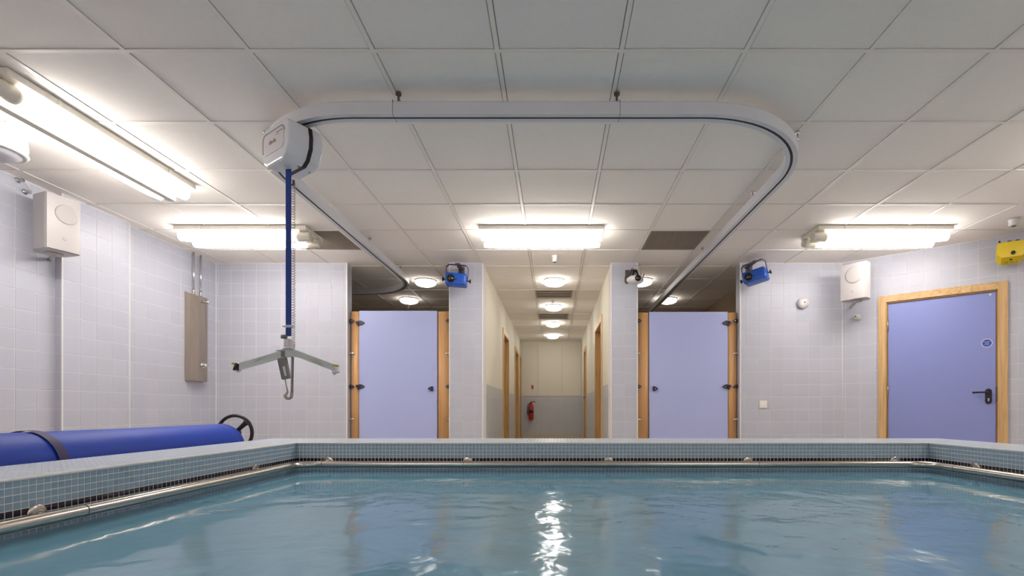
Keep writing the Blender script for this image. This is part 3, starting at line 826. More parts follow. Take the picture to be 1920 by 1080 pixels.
# handset and coiled cord
hs = thing('hoist_handset', tuple(P(535, 711, SD-.02)), 'grey hoist hand control clipped under the spreader bar with coiled cord', 'hand control')
d = (P(537.5, 710.5, SD-.03)-P(529, 671, SD-.03)); ctr = (P(537.5, 710.5, SD-.03)+P(528.5, 671, SD-.03))/2
M_ = Matrix.Translation(ctr) @ Matrix.Rotation(-math.atan2(d.x, -d.z), 4, 'Y')
t = MB(); t.rbox((.046, .026, d.length), .004, M_); hb = t.build('handset_body', 'handset_grey', hs)
t = MB(); t.rbox((.013, .003, .055), .0012, M_ @ Matrix.Translation((.006, -.0135, -.018))); t.build('button_strip', 'bar_grey', hb)
cp = []
def helix(pa, pb_, rad, turns, per=9):
    out = []; n_ = int(turns*per)
    for k in range(n_+1):
        f = k/n_; a = 2*PI*turns*f; out.append(pa.lerp(pb_, f)+Vector((rad*math.cos(a), rad*math.sin(a), 0)))
    return out
top = P(550.5, 346, SD); b0 = P(550, 646, SD+.02); b1 = P(548.5, 668, SD+.012); b2 = P(547.5, 735, SD+.01)
cp += helix(top, b0, .0085, 62, 8)
t = MB(); t.tube(cp, .0019, 5); t.build('coiled_cord', 'cord_grey', hs)
c2 = helix(b0, b1, .008, 6, 8)+helix(b1, b2, .0065, 30, 8)
ct = P(541.5, 742, SD+.01); rr = (b2-ct).length
t = MB(); t.tube(c2, .0026, 6); t.build('tight_coil', 'cord_grey', hs)
lp = [b2]
for k in range(12):
    a = math.radians(20-200*k/11); lp.append(Vector((ct.x+.017*math.cos(a), ct.y-.0008*k, ct.z+.016*math.sin(a))))
lp += [P(539.5, 735, SD-.02), P(536.5, 722, SD-.028), P(534.5, 711, SD-.03)]
t = MB(); t.tube(lp, [.0085]*13+[.005, .003, .003], 8); t.build('cord_tail', 'cord_grey', hs)
t = MB(); t.cyl(P(550.5, 346, SD), P(550.3, 338, SD), .007, 10); t.build('cord_plug', 'bracket_brown', hs)

# ------------------------------------------------------------------ cubicle fronts
def shield(c, s, w_=.065, h_=.055, t_=.012):
    # pointed plate, tip towards +x*s
    poly = [(0, h_/2), (w_*.45, h_*.46), (w_*.8, h_*.22), (w_, 0), (w_*.8, -h_*.22), (w_*.45, -h_*.46), (0, -h_/2)]
    m = MB(); m.prism([(p[0]*s, p[1]) for p in poly], 0, t_, frame(c, (1,0,0), (0,0,1), (0,-1,0))); return m
def cubicle(x0, x1, px_doors, hinge_left, label, ztop_px):
    D = YB+.085; yd = D
    da, db = PX(px_doors[0], D), PX(px_doors[1], D)
    zt_ = PZ(ztop_px, D)
    r = thing('cubicle_front', ((x0+x1)/2, D, 0), label, 'cubicle')
    zp = zt_-.008
    for (a, b) in ((x0, da), (db, x1)):
        m = MB(); n_ = 10; w2 = (b-a)/2
        poly = [(a+.004, D+.03)]
        for k in range(n_+1):
            an = PI-PI*k/n_; poly.append((a+w2+ (w2-.004)*math.cos(an), D+.012-.022*math.sin(an)))
        poly.append((b-.004, D+.03))
        m.prism(poly, .12, zp, smooth=True); m.build('pilaster', 'beech', r)
        m = MB(); m.cyl((a+w2, D+.02, 0), (a+w2, D+.02, .13), .018, 12); m.build('foot', 'brushed_steel', r)
    m = MB(); m.rbox((db-da, .02, zt_-.15), .004, Matrix.Translation(((da+db)/2, D-.004, .15+(zt_-.15)/2)), 2, False); dr_ = m.build('door', 'lilac_door', r)
    hz = (PZ(606, D), PZ(725, D))
    hx, s = (da, 1) if hinge_left else (db, -1)
    for z in hz:
        m = shield((hx+.004*s, D-.0145, z), s); m.build('hinge_plate', 'purple_plastic', dr_)
        m = MB(); m.rbox((.03, .03, .035), .006, Matrix.Translation((hx-.018*s, D-.02, z+.004))); m.rbox((.02, .024, .03), .005, Matrix.Translation((hx-.006*s, D-.024, z-.022))); m.build('hinge_block', 'purple_plastic', dr_)
        m = MB(); m.cyl((hx+.040*s, D-.0262, z), (hx+.040*s, D-.028, z), .006, 10); m.build('screw', 'chrome', dr_)
    lx = (db-.045, -1) if hinge_left else (da+.04, 1)
    zz = PZ(729, D)
    m = shield((lx[0], D-.0145, zz), lx[1], .062, .056, .02); m.build('latch_plate', 'purple_plastic', dr_)
    m = MB(); m.cyl((lx[0]+.03*lx[1], D-.034, zz), (lx[0]+.03*lx[1], D-.036, zz), .006, 10); m.build('screw', 'chrome', dr_)
    for (xx, s) in ((x0, 1), (x1, -1)):
        for z in (PZ(602, D), PZ(725, D)):
            m = shield((xx+.008*s, D-.014, z), s, .05, .045); m.build('bracket_plate', 'purple_plastic', r)
            m = MB(); m.rbox((.012, .03, .045), .004, Matrix.Translation((xx+.008*s, D-.018, z))); m.build('bracket_base', 'purple_plastic', r)
            m = MB(); m.cyl((xx+.034*s, D-.0262, z), (xx+.034*s, D-.028, z), .005, 8); m.build('screw', 'chrome', r)
        for z in (PZ(663, D), PZ(786, D)):
            m = MB(); m.rbox((.055, .016, .018), .003, Matrix.Translation((xx+.028*s, D-.022, z)), 2); m.rbox((.012, .04, .022), .003, Matrix.Translation((xx+.008*s, D-.03, z)), 2); m.build('wall_clip', 'chrome', r)
    return r
cubicle(X_BL+.004, X_C1a-.004, (674, 820), True, 'lilac cubicle door between beech posts, beside the tiled wall with shower', 583)
cubicle(X_C2b+.004, X_BR-.004, (1217, 1364), False, 'lilac cubicle door between beech posts, beside the wall with alarm sounder', 585)
# light pull below the round light over the first cubicle
zz = 7.55
pc = thing('pull_cord', (PX(766, zz), zz, PZ(579, zz)), 'small white light-pull toggle hanging above the cubicle door', 'pull cord')
t = MB(); t.lathe([(.006, -.03), (.016, -.012), (.014, .012), (.004, .03)], 12, Matrix.Translation((PX(766, zz), zz, PZ(576, zz)))); t.build('toggle', 'white_plastic', pc)
t = MB(); t.cyl((PX(766, zz), zz, PZ(572, zz)), (PX(766, zz), zz, H-.001), .003, 6); t.build('cord', 'white_plastic', pc)

# ------------------------------------------------------------------ blue door in the angled wall
wd = t1-t0; fw = .075
dr_ = MB(); dr_.box((t0+.09, .008, -.055), (t1-.09, zt-.09, -.012), MA); door = struct(dr_.build('door_1', 'blue_door'), 'lilac-blue door in an oak frame on the angled wall')
for (a, b, z0, z1, mt) in ((t0, t0+fw, 0, zt, 'oak'), (t1-fw, t1, 0, zt, 'oak'), (t0+fw, t1-fw, zt-fw, zt, 'oak_h')):
    f = MB(); f.box((a, z0, -.02), (b, z1, .022), MA); f.build('architrave', mt, door)
for (a, b, z0, z1, mt) in ((t0+fw-.02, t0+.0885, 0, zt-fw+.02, 'oak'), (t1-.0885, t1-fw+.02, 0, zt-fw+.02, 'oak'), (t0+.0885, t1-.0885, zt-.0885, zt-fw+.015, 'oak_h')):
    f = MB(); f.box((a, z0, -.13), (b, z1, -.022 if True else 0), MA); f.box((a+.004, z0, -.03), (b-.004, z1, .006), MA); f.build('door_lining', 'oak_dark', door)
def apt(px, py, out=0.0):
    t_ = ang_t(px); return MA @ Vector((t_, ang_z(px, py), out))
for py in (610, 733):
    z = ang_z(1661, py); f = MB(); tt = ang_t(1661.5)
    f.box((t0+.084, z-.05, -.012), (t0+.098, z+.05, .000), MA); f.cyl(MA @ Vector((t0+.089, z-.055, .002)), MA @ Vector((t0+.089, z+.055, .002)), .007, 10); f.build('hinge', 'brushed_steel', door)
f = MB(); z = ang_z(1871, 738); f.box((t1-.089, z-.08, -.006), (t1-.080, z+.07, .008), MA); f.build('strike_plate', 'bracket_brown', door)
hp = MB(); tp = ang_t(1853.5); zp = ang_z(1853.5, 743)
hp.prism(rrect(.052, .155, .025), -.012, -.002, MA @ Matrix.Translation((tp, zp, 0))); hp = hp.build('handle_plate', 'black_handle', door)
f = MB(); zh = zp+.042; f.cyl(MA @ Vector((tp, zh, -.004)), MA @ Vector((tp, zh, .045)), .010, 12); f.tube([MA @ Vector((tp+.004, zh, .045)), MA @ Vector((tp-.02, zh, .047)), MA @ Vector((tp-.125, zh-.003, .042))], .0095, 12); f.build('lever_handle', 'black_handle', hp)
f = MB(); f.cyl(MA @ Vector((tp, zp-.028, -.004)), MA @ Vector((tp, zp-.028, .001)), .008, 14); f.box((tp-.005, zp-.05, -.004), (tp+.005, zp-.03, .001), MA); f.build('key_cylinder', 'chrome', hp)
f = MB(); tq = ang_t(1857); f.lathe([(.013, -.0119), (.013, -.007), (.009, -.005)], 16, MA @ Matrix.Translation((tq, ang_z(1857, 552), 0))); f.build('door_button', 'white_plastic', door)
# round sign
ts, zs = ang_t(1850.5), ang_z(1850.5, 643)
sg = thing('door_sign', MA @ Vector((ts, zs, -.0115)), 'small round blue notice with white lettering on the lilac-blue door', 'sign')
MS = MA @ Matrix.Translation((ts, zs, -.0115))
f = MB(); f.lathe([(.044, .0002), (.044, .0012)], 32, MS); f.build('sign_rim', 'white_plastic', sg)
f = MB(); f.lathe([(.037, .0012), (.037, .0018)], 32, MS); f.build('sign_face', 'sign_blue', sg)
def text(s, size, M, mt, parent, name='lettering'):
    cu = bpy.data.curves.new(name, 'FONT'); cu.body = s; cu.size = size; cu.align_x = 'CENTER'; cu.align_y = 'CENTER'; cu.extrude = .0003
    ob = bpy.data.objects.new(name, cu); COL.objects.link(ob)
    dg = bpy.context.evaluated_depsgraph_get(); me = bpy.data.meshes.new_from_object(ob.evaluated_get(dg))
    bpy.data.objects.remove(ob); me.transform(Matrix.Translation(-root_loc(parent)) @ M); me.materials.append(MATS[mt])
    o = bpy.data.objects.new(name, me); COL.objects.link(o); o.parent = parent
for s_, dy in (('Fire door', .014), ('keep', 0), ('locked', -.014)):
    text(s_, .0145, MS @ Matrix.Translation((0, dy, .0022)), 'white_plastic', sg)

# ------------------------------------------------------------------ speakers
def speaker(pl, pr, ztop, ht, depth, label, wall_pt):
    """front face runs pl -> pr (left, right as seen from the room)."""
    a, b = Vector((pl[0], pl[1], 0)), Vector((pr[0], pr[1], 0)); u = (b-a).normalized(); n_ = Vector((u.y, -u.x, 0)); W_ = (b-a).length
    c = (a+b)/2; M_ = frame((c.x, c.y, ztop-ht/2), u, -n_, (0,0,1))   # x right, y back, z up
    r = thing('wall_speaker', (c.x, c.y, ztop-ht), label, 'speaker')
    m = MB(); bm = bmesh.new(); n2 = 6
    poly = [(-W_/2+.004, 0), (W_/2-.004, 0), (W_/2, .008), (W_/2-.006, depth*.7), (W_/2-.04, depth), (-W_/2+.04, depth), (-W_/2+.006, depth*.7), (-W_/2, .008)]
    v0 = [bm.verts.new((p[0], p[1], -ht/2)) for p in poly]; v1 = [bm.verts.new((p[0], p[1], ht/2)) for p in poly]
    bm.faces.new(v0[::-1]); bm.faces.new(v1); k = len(poly)
    for i in range(k): bm.faces.new((v0[i], v0[(i+1)%k], v1[(i+1)%k], v1[i]))
    bmesh.ops.bevel(bm, geom=bm.edges[:], offset=.006, segments=2, affect='EDGES')
    m.bm(bm, M_); bd = m.build('cabinet', 'speaker_white', r)
    # gently bowed front grille
    bm = bmesh.new(); NX, NZ = 12, 16; g_ = []
    for j in range(NZ+1):
        row = []
        for i in range(NX+1):
            x = (i/NX-.5)*(W_-.012); z = (j/NZ-.5)*(ht-.012)
            row.append(bm.verts.new((x, -.003-.013*(1-(2*i/NX-1)**2)*(1-.5*(2*j/NZ-1)**2), z)))
        g_.append(row)
    for j in range(NZ):
        for i in range(NX): bm.faces.new((g_[j][i], g_[j][i+1], g_[j+1][i+1], g_[j+1][i]))
    m = MB(); m.bm(bm, M_, True); gr = m.build('front_grille', 'speaker_white', r)
    bow = lambda x, z: -.003-.013*(1-min(1, 2*abs(x)/(W_-.012))**2)*(1-.5*(2*z/(ht-.012))**2)
    def disc(cx, cz, rad, nm):      # round mark that follows the bowed grille
        m = MB(); N_ = 32; R_ = 6; vs = [(cx, bow(cx, cz)-.0014, cz)]; fs = []
        for a_ in range(1, R_+2):
            q = rad*min(a_, R_)/R_
            for k_ in range(N_):
                x = cx+q*math.cos(2*PI*k_/N_); z = cz+q*math.sin(2*PI*k_/N_); vs.append((x, bow(x, z)-(.0014 if a_ <= R_ else -.001), z))
        for k_ in range(N_):
            fs.append((0, 1+k_, 1+(k_+1) % N_))
            for a_ in range(R_): fs.append((1+a_*N_+k_, 1+(a_+1)*N_+k_, 1+(a_+1)*N_+(k_+1) % N_, 1+a_*N_+(k_+1) % N_))
        m.add([M_ @ Vector(v) for v in vs], fs, True); m.build(nm, 'speaker_dim', gr)
    disc(W_*.06, ht*.17, W_*.34, 'woofer_ring'); disc(0, -ht*.27, .014, 'tweeter')
    # swivel foot and wall bracket
    m = MB(); m.lathe([(.05, -.016), (.055, -.006), (.05, .004)], 20, M_ @ Matrix.Translation((0, depth*.5, -ht/2))); m.build('swivel_foot', 'speaker_white', r)
    wp = Vector(wall_pt); foot = M_ @ Vector((0, depth*.5, -ht/2-.006)); tgt = Vector((wp.x, wp.y, foot.z))
    m = MB(); m.tube([foot, foot.lerp(tgt, .5), tgt], .014, 10); m.build('bracket_arm', 'speaker_white', r)
    return r
zs_ = 1.615
Dl, Dr_ = zs_*F/(CYP-357), zs_*F/(CYP-379)
speaker((PX(85, Dl), Dl), (PX(152, Dr_), Dr_), CZ+zs_, .42, .225, 'tall white wall speaker mounted above the blue cover roller', (XL+.003, 3.94, 0))
Dl, Dr_ = 1.60*F/(CYP-499), 1.60*F/(CYP-487.5)
speaker((PX(1575, Dl), Dl), (PX(1624, Dr_), Dr_), CZ+1.60, .40, .16, 'white wall speaker in the corner beside the oak door frame', (A0.x+.06, A0.y-.055, 0))

# ------------------------------------------------------------------ shower panel
YS0, YS1 = 5.37, 5.66; zs0, zs1 = PZ(714, 5.45), PZ(549, 5.45)
sh = thing('shower_panel', (XL, (YS0+YS1)/2, zs0), 'brushed steel shower panel with chrome pipes on the tiled left wall', 'shower')
poly = [(XL+.005, YS0), (XL+.055, YS0+.012), (XL+.085, YS0+.10), (XL+.085, YS1-.10), (XL+.055, YS1-.012), (XL+.005, YS1)]
m = MB(); m.prism(poly, zs0, zs1); 
for i, v in enumerate(m.v):
    if v[2] > zs0+.1: m.v[i] = (v[0], v[1], v[2]-(v[0]-XL)*.35)
m.build('panel_body', 'brushed_steel', sh)
for py in (YS0+.09, YS0+.20):
    m = MB(); m.cyl((XL+.035, py, zs1-.03), (XL+.035, py, H-.001), .0095, 10); m.build('supply_pipe', 'chrome', sh)
    m = MB(); m.cyl((XL+.035, py, zs1-.014), (XL+.035, py, zs1+.05), .014, 10); m.build('compression_joint', 'chrome', sh)
zh = PZ(567, 5.5); m = MB(); m.tube([(XL+.075, 5.52, zh+.01), (XL+.13, 5.52, zh+.008), (XL+.165, 5.52, zh-.004)], [.012, .012, .02], 12); m.build('shower_head', 'chrome', sh)
zh = PZ(685, 5.5); m = MB(); m.cyl((XL+.08, 5.52, zh), (XL+.10, 5.52, zh), .028, 16); m.build('valve_rose', 'chrome', sh)
m = MB(); m.cyl((XL+.10, 5.52, zh), (XL+.135, 5.52, zh), .016, 12); m.cyl((XL+.12, 5.47, zh), (XL+.12, 5.57, zh), .006, 8); m.build('valve_knob', 'chrome', sh)

# ------------------------------------------------------------------ projectors
def yoke_projector(c, w_, h_, d_, yaw, roll, label, wall_y, bx):
    M_ = Matrix.Translation(c) @ Matrix.Rotation(yaw, 4, 'Z') @ Matrix.Rotation(roll, 4, 'Y')
    r = thing('effect_projector', c-Vector((0,0,h_/2)), label, 'projector')
    m = MB(); m.rbox((w_, d_, h_), .022, M_); bd = m.build('housing', 'blue_paint', r)
    m = MB(); m.lathe([(.046, 0), (.046, .006), (.036, .010), (.034, .004)], 24, M_ @ frame((-w_*.22, -d_/2+.001, -.004), (1,0,0), (0,0,1), (0,-1,0))); m.build('lens_ring', 'black', bd)
    m = MB(); m.lathe([(.033, .004), (.024, .012), (.004, .015)], 24, M_ @ frame((-w_*.22, -d_/2+.001, -.004), (1,0,0), (0,0,1), (0,-1,0))); m.build('lens', 'lens', bd)
    m = MB(); m.cyl(M_ @ Vector((.005, -d_/2-.002, -.01)), M_ @ Vector((.005, -d_/2+.003, -.01)), .008, 12); m.build('indicator', 'black', bd)
    for k in range(4):
        m = MB(); m.rbox((.045, .004, .005), .001, M_ @ Matrix.Translation((w_*.27, -d_/2-.0005, -.028+.017*k)), 1); m.build('vent_louvre', 'sign_blue', bd)
    # strap yoke over the top
    yk = MB(); ww = w_/2+.006; zt = h_/2+.105; pts_ = [(-ww, -.0), (-ww, zt-.03), (-ww+.03, zt), (ww-.03, zt), (ww, zt-.03), (ww, .0)]
    pth = []
    for (x, z) in pts_: pth.append((x, z))
    for i in range(len(pth)-1):
        (xa_, za_), (xb_, zb_) = pth[i], pth[i+1]
        L_ = math.hypot(xb_-xa_, zb_-za_); a_ = math.atan2(zb_-za_, xb_-xa_)
        yk.box((-.001, -.02, -.0025), (L_+.001, .02, .0025), M_ @ Matrix.Translation((xa_, 0, za_)) @ Matrix.Rotation(-a_, 4, 'Y'))
    yk.build('yoke', 'purple_paint', r)
    for s in (-1, 1):
        m = MB(); m.cyl(M_ @ Vector((s*(w_/2-.005), 0, 0)), M_ @ Vector((s*(w_/2+.04), 0, 0)), .007, 10); m.cyl(M_ @ Vector((s*(w_/2+.028), 0, 0)), M_ @ Vector((s*(w_/2+.042), 0, 0)), .022, 14); m.build('clamp_knob', 'black', r)
        if s < 0 and yaw > .2: pass
    top = M_ @ Vector((0, 0, zt))
    m = MB(); m.rbox((.07, .012, .13), .003, Matrix.Translation((bx, wall_y-.011, top.z-.02))); m.rbox((.05, abs(wall_y-top.y)+.03, .014), .003, Matrix.Translation(((bx+top.x)/2, (wall_y+top.y)/2-.005, top.z+.012))); m.build('wall_bracket', 'bracket_brown', r)
    m = MB(); m.tube([M_ @ Vector((.03, d_/2, 0)), Vector((bx+.02, wall_y-.03, top.z-.08)), Vector((bx-.03, wall_y-.02, top.z+.03))], .004, 6); m.build('cable', 'black', r)
    return M_, r, bd
D = 5.62
yoke_projector(P(856, 525.5, D), .235, .135, .17, .06, .07, 'blue projector on a strap bracket fixed to the tiled pillar by the corridor', YB-.004, PX(866, YB))
D = 5.60; c = P(1417, 519, D)
M_, r, bd = yoke_projector(c, .25, .13, .20, -.62, -.20, 'tilted blue projector on a strap bracket at the end of the tiled back wall', YB-.004, PX(1404, YB))
m = MB(); m.rbox((.004, .12, .08), .001, M_ @ Matrix.Translation((.1255, .0, 0)), 1); m.build('side_panel', 'blue_paint_light', bd)
# white projector
D = 5.62; c = P(1191, 525, D)
wp = thing('effect_projector', c-Vector((0,0,.06)), 'small white oval projector with a black lens on the tiled corridor pillar', 'projector')
m = MB(); bm = bmesh.new(); bmesh.ops.create_uvsphere(bm, u_segments=24, v_segments=14, radius=1)
for v in bm.verts: v.co = Vector((v.co.x*.098, v.co.y*.085, v.co.z*.052))
m.bm(bm, Matrix.Translation(c), True); bd = m.build('housing', 'white_plastic', wp)
m = MB(); m.lathe([(.034, 0), (.034, .012), (.027, .014), (.026, .008)], 22, frame(c+Vector((.018, -.078, .0)), (1,0,0), (0,0,1), (0,-1,0))); m.build('lens_ring', 'black', bd)
m = MB(); m.lathe([(.026, .006), (.018, .013), (.003, .016)], 22, frame(c+Vector((.018, -.078, .0)), (1,0,0), (0,0,1), (0,-1,0))); m.build('lens', 'lens', bd)
m = MB(); m.prism([(-.045, .035), (.045, .035), (.02, .115), (-.02, .115)], -.012, .012, frame(c, (1,0,0), (0,0,1), (0,-1,0))); m.build('hanger_clamp', 'black', wp)
m = MB(); m.cyl(c+Vector((0,-.0125,.065)), c+Vector((0,-.018,.065)), .016, 14); m.build('clamp_bolt', 'chrome', wp)
wz = c.z+.10
m = MB(); m.rbox((.05, .012, .16), .003, Matrix.Translation((c.x-.055, YB-.011, c.z+.10))); m.rbox((.04, YB-c.y, .012), .003, Matrix.Translation((c.x-.03, (YB+c.y)/2-.006, c.z+.12))); m.build('wall_bracket', 'bracket_brown', wp)
m = MB(); m.tube([c+Vector((-.03,.03,.14)), c+Vector((-.03,.02,.17)), c+Vector((.07,.02,.17)), c+Vector((.07,.02,.03))], .005, 8); m.build('wire_frame', 'chrome', wp)
m = MB(); m.tube([c+Vector((-.07,0,.035)), c+Vector((-.115,0,.035)), c+Vector((-.12,0,-.02)), c+Vector((-.085,0,-.022))], .004, 6); m.build('cable', 'black', wp)
m = MB(); m.cyl(c+Vector((.07,-.01,.0)), c+Vector((.10,-.01,.065)), .007, 8, .004); m.build('tilt_lever', 'black', wp)
# yellow projector on the angled wall
tt = ang_t(1892); cy_ = MA @ Vector((tt, 0, .17)); cy_.z = PZ(475, cy_.y)
My = frame(cy_, (MA.to_3x3() @ Vector((1,0,0))), (0,0,1), (MA.to_3x3() @ Vector((0,0,1))))
My = My @ Matrix.Rotation(.12, 4, 'Y') @ Matrix.Diagonal((.86, .96, .96, 1))
yp = thing('effect_projector', cy_-Vector((0,0,.14)), 'yellow faceted projector mounted above the oak door frame on the angled wall', 'projector')
fr_ = [(-.125, .075), (-.105, .095), (.125, .095), (.14, .08), (.14, .0), (.085, -.055), (-.085, -.055), (-.125, -.02)]
bk = [(p[0]*.98, p[1]*.9) for p in fr_]
bm = bmesh.new()
def loop(pts_, z): return [bm.verts.new((p[0], p[1], z)) for p in pts_]
la = loop(fr_, .09); lb = loop([(p[0]*.92, p[1]-(.055 if p[1] < .05 else 0)) for p in fr_], .0); lc = loop([(p[0]*.85, p[1]*.8-.03) for p in fr_], -.08)
n_ = len(fr_); bm.faces.new(la); bm.faces.new(lc[::-1])
for A_, B_ in ((la, lb), (lb, lc)):
    for i in range(n_): bm.faces.new((A_[i], B_[i], B_[(i+1)%n_], A_[(i+1)%n_]))
bmesh.ops.recalc_face_normals(bm, faces=bm.faces[:])
m = MB(); m.bm(bm, My); bd = m.build('housing', 'yellow_paint', yp)
m = MB(); m.lathe([(.020, .0905), (.020, .096), (.012, .098), (.010, .093)], 18, My @ Matrix.Translation((.012, -.018, 0))); m.build('lens_ring', 'black', bd)
m = MB(); m.cyl(My @ Vector((.0, -.075, .06)), My @ Vector((0, -.068, .05)), .011, 12); m.build('sensor', 'black', bd)
m = MB()
for k in range(7):
    if k in (2, 5): continue
    m.box((-.05+.016*k, -.099, .030), (-.039+.016*k, -.094, .036), My)
m.build('printed_label', 'bracket_brown', bd)
for x, k in ((-.085, -1), (.12, 1)):
    m = MB(); m.cyl(My @ Vector((x, .085, .05)), My @ Vector((x+.012*k, .125, .05)), .007, 8); m.build('clamp_screw', 'black', yp)
m = MB()
for x in (-.02, .05): m.box((x, .08, -.115), (x+.03, .125, .02), My)
m.build('wall_bracket', 'bracket_brown', yp)
m = MB(); m.tube([My @ Vector((-.05, .09, -.02)), My @ Vector((-.04, .12, -.02)), My @ Vector((.06, .125, -.02)), My @ Vector((.07, .09, -.02))], .004, 6); m.build('safety_wire', 'yellow_cap', yp)

# ------------------------------------------------------------------ small wall and ceiling devices
c = P(1503.5, 569, YB-.004)
sd = thing('alarm_sounder', c-Vector((0,0,.065)), 'round white alarm sounder on the tiled back wall', 'alarm')
Ms = frame((c.x, YB-.004, c.z), (1,0,0), (0,0,1), (0,-1,0))
m = MB(); m.lathe([(.062, 0), (.062, .035), (.054, .046), (.02, .050)], 28, Ms); bd = m.build('casing', 'white_plastic', sd)
m = MB(); m.lathe([(.009, .050), (.008, .053), (.002, .054)], 12, Ms @ Matrix.Translation((.008, .004, 0))); m.build('lens', 'bracket_brown', bd)
c = apt(1608, 595, .004); Mz = MA @ Matrix.Translation((ang_t(1608), ang_z(1608, 595), .004))
ps = thing('motion_sensor', c-Vector((0,0,.03)), 'tiny white motion sensor on the tiles beneath the corner speaker', 'sensor')
m = MB(); m.rbox((.07, .06, .02), .005, Mz @ Matrix.Translation((.0, 0, .0095))); m.build('base_plate', 'white_plastic', ps)
m = MB(); m.lathe([(.026, .019), (.028, .03), (.022, .052), (.010, .058)], 18, Mz @ Matrix.Translation((-.012, .004, 0))); m.build('sensor_head', 'white_plastic', ps)
m = MB(); m.lathe([(.010, .0575), (.006, .060)], 12, Mz @ Matrix.Translation((-.012, .004, 0))); m.build('lens', 'bracket_brown', ps)
c = P(1430.5, 758, YB-.004); Ms = frame((c.x, YB-.004, c.z), (1,0,0), (0,0,1), (0,-1,0))
sw = thing('wall_switch', c-Vector((0,0,.045)), 'square white wall switch low on the tiled back wall', 'switch')
m = MB(); m.rbox((.088, .088, .012), .003, Ms @ Matrix.Translation((0,0,.0061))); m.build('face_plate', 'switch_white', sw)
m = MB(); m.rbox((.066, .066, .006), .002, Ms @ Matrix.Translation((0,0,.0131))); m.build('rocker', 'switch_white', sw)
def ceiling_sensor(px, py, r_, h_, D, label, nm='ceiling_sensor'):
    x = PX(px, D); t_ = thing(nm, (x, D, H-h_), label, 'sensor')
    m = MB(); m.lathe([(r_*.85, -h_), (r_, -h_*.8), (r_, -h_*.25), (r_*1.15, -h_*.1), (r_*1.15, -.0008)], 20, Matrix.Translation((x, D, H))); m.build('casing', 'white_plastic', t_)
    m = MB(); m.lathe([(r_*.3, -h_-.006), (r_*.45, -h_-.0005)], 12, Matrix.Translation((x, D, H))); m.build('lens', 'bracket_brown', t_)
ceiling_sensor(1040, 489, .03, .075, 5.58, 'small white cylindrical sensor on ceiling at the corridor mouth')
ceiling_sensor(1901, 418, .038, .06, 4.52, 'small white sensor on ceiling above the yellow projector')
ceiling_sensor(1036.5, 568, .02, .03, 7.9, 'tiny dark-tipped sensor on corridor ceiling between the round lights')
# grey dish fixed near the ceiling above the left wall speaker
c = P(-18, 256, 3.05)
dh = thing('ceiling_dish', (c.x, c.y, c.z-.1), 'pale grey dish-shaped fitting hanging from ceiling beside the long light', 'ceiling fitting')
m = MB(); m.lathe([(.02, -.125), (.10, -.115), (.150, -.085), (.165, -.04), (.160, .02), (.12, .09), (.05, .12)], 32, Matrix.Translation(c)); m.build('dish', 'dish_grey', dh)
m = MB(); m.lathe([(.151, -.092), (.162, -.088), (.168, -.078), (.158, -.074)], 32, Matrix.Translation(c)); m.build('rim', 'white_plastic', dh)
m = MB(); m.cyl((c.x, c.y, c.z+.1), (c.x, c.y, H-.0005), .035, 16); m.build('stem', 'white_plastic', dh)
# conduit saddle pair on the left wall
c = Vector((XL+.004, 3.70, PZ(343, 3.70)))
cl = thing('pipe_bracket', c-Vector((0,0,.06)), 'small chrome pipe bracket high on the tiled wall by the tall speaker', 'bracket')
for dy, dz in ((0, .02), (.05, -.045)):
    m = MB(); m.lathe([(.022, 0), (.020, .006), (.008, .008), (.008, .03), (.015, .034), (.012, .042)], 14, frame(c+Vector((0, dy, dz)), (0,1,0), (0,0,1), (1,0,0))); m.build('saddle', 'chrome', cl)
m = MB(); m.tube([c+Vector((.03,0,.02)), c+Vector((.05,.03,-.01)), c+Vector((.03,.05,-.045))], .006, 8); m.build('link_pipe', 'white_plastic', cl)

# ------------------------------------------------------------------ pool cover roller
ZRC, RRL, XR, YR0, YR1 = CZ-.288, .178, -2.565, .3, 3.83
rl_ = thing('pool_cover_roller', (XR, 2.4, 0), 'blue pool cover wound on a roller with a black hand wheel', 'pool cover')
m = MB(); n_ = 40; k_ = 36
bm = bmesh.new(); rings = []
for i in range(k_+1):
    y = YR0+(YR1-YR0)*i/k_; ring = []
    for j in range(n_):
        a = 2*PI*j/n_; rr = RRL*(1+.006*math.sin(3*a+y*2.1)+.004*math.sin(y*5+a))+(.006 if -.9 < a-PI < .2 else 0)
        ring.append(bm.verts.new((XR+rr*math.cos(a), y, ZRC+rr*math.sin(a))))
    rings.append(ring)
for i in range(k_):
    for j in range(n_): bm.faces.new((rings[i][j], rings[i][(j+1)%n_], rings[i+1][(j+1)%n_], rings[i+1][j]))
bm.faces.new(rings[0]); bm.faces.new(rings[-1][::-1])
m.bm(bm, None, True); m.build('cover_roll', 'roll_blue', rl_)
for yb_ in (2.42,):
    m = MB(); m.tube([(XR, yb_-.025, ZRC), (XR, yb_+.025, ZRC)], RRL*1.012+.006, 40, cap=False); m.build('tie_strap', 'roll_band', rl_)
wy = 4.05; wc = P(440.5, 811.5, wy)
m = MB(); R_ = .140
m.tube([wc+Vector((R_*math.cos(a), 0, R_*math.sin(a))) for a in [2*PI*k/36 for k in range(36)]], .0135, 10, closed=True)
for a in (math.radians(42), math.radians(162), math.radians(282)):
    d_ = Vector((math.cos(a), 0, math.sin(a))); m.tube([wc, wc+d_*.06, wc+d_*.11, wc+d_*R_], [.017, .017, .02, .034], 10)
m.cyl(wc+Vector((0,-.03,0)), wc+Vector((0,.03,0)), .035, 16); m.build('hand_wheel', 'wheel_black', rl_)
m = MB(); m.cyl((wc.x, YR1-.02, wc.z), (wc.x, wy+.03, wc.z), .016, 12); m.build('axle', 'steel', rl_)
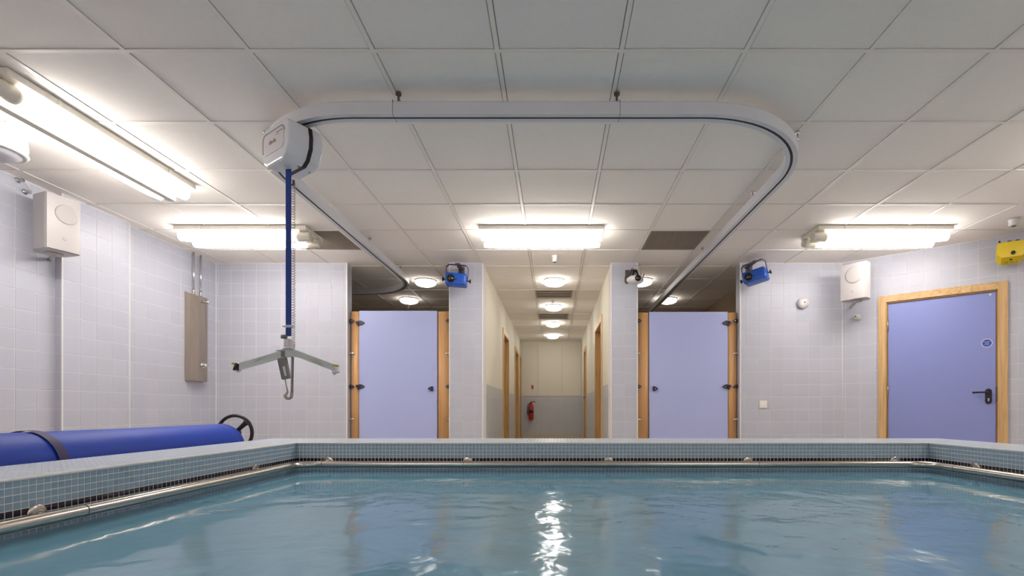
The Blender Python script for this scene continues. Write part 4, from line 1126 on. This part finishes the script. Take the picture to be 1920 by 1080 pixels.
for y in (YR1+.06, YR0-.06):
    m = MB(); m.tube([(XR-.17, y, 0), (XR-.02, y, wc.z-.0)], .018, 10); m.tube([(XR+.17, y, 0), (XR+.02, y, wc.z-.0)], .018, 10); m.tube([(XR-.2, y, .018), (XR+.2, y, .018)], .018, 10); m.build('stand', 'steel', rl_)
m = MB(); m.cyl((XR, YR0-.08, ZRC+.05), (XR, YR1+.08, ZRC+.05), .03, 12); m.build('roller_tube', 'steel', rl_)

# ------------------------------------------------------------------ corridor end: extinguisher and notice
D = YE-.10; c0 = P(996, 787, D); c1 = P(998.5, 757, D)
fx = thing('fire_extinguisher', c0, 'red fire extinguisher hanging on the grey tiled corridor end wall', 'extinguisher')
m = MB(); h_ = c1.z-c0.z
m.lathe([(.055, 0), (.062, .012), (.062, h_*.78), (.05, h_*.9), (.022, h_)], 24, Matrix.Translation(c0)); bd = m.build('cylinder', 'red_paint', fx)
m = MB(); m.lathe([(.0625, h_*.42), (.0625, h_*.60)], 24, Matrix.Translation(c0)); m.build('label_band', 'black', bd)
m = MB(); m.cyl(c0+Vector((0,0,h_)), c0+Vector((0,0,h_+.05)), .018, 12); m.build('valve', 'black', fx)
m = MB(); m.box((c0.x-.012, D-.02, c0.z+h_+.03), (c0.x+.11, D+.02, c0.z+h_+.045)); m.box((c0.x-.012, D-.02, c0.z+h_+.055), (c0.x+.10, D+.02, c0.z+h_+.068)); m.build('lever', 'red_paint', fx)
m = MB(); m.tube([c0+Vector((-.01,-.02,h_+.03)), c0+Vector((-.08,-.03,h_-.03)), c0+Vector((-.085,-.03,h_*.5)), c0+Vector((-.075,-.02,.12))], .012, 8); m.build('hose', 'black', fx)
m = MB(); m.box((c0.x-.03, D+.055, c0.z+h_*.4), (c0.x+.03, YE-.004, c0.z+h_*.8)); m.build('wall_hook', 'brushed_steel', fx)
ca = P(996, 722, YE-.013); cb = P(1000.5, 734, YE-.013)
nt_ = thing('extinguisher_notice', ((ca.x+cb.x)/2, YE-.013, cb.z), 'small notice plate on the cream panel above the fire extinguisher', 'sign')
m = MB(); m.box((ca.x, YE-.018, cb.z), (cb.x, YE-.0122, ca.z)); bp_ = m.build('plate', 'white_plastic', nt_)
m = MB(); m.box((ca.x+.004, YE-.0195, ca.z-.10), (cb.x-.004, YE-.0181, ca.z-.004)); m.build('red_panel', 'red_paint', bp_)
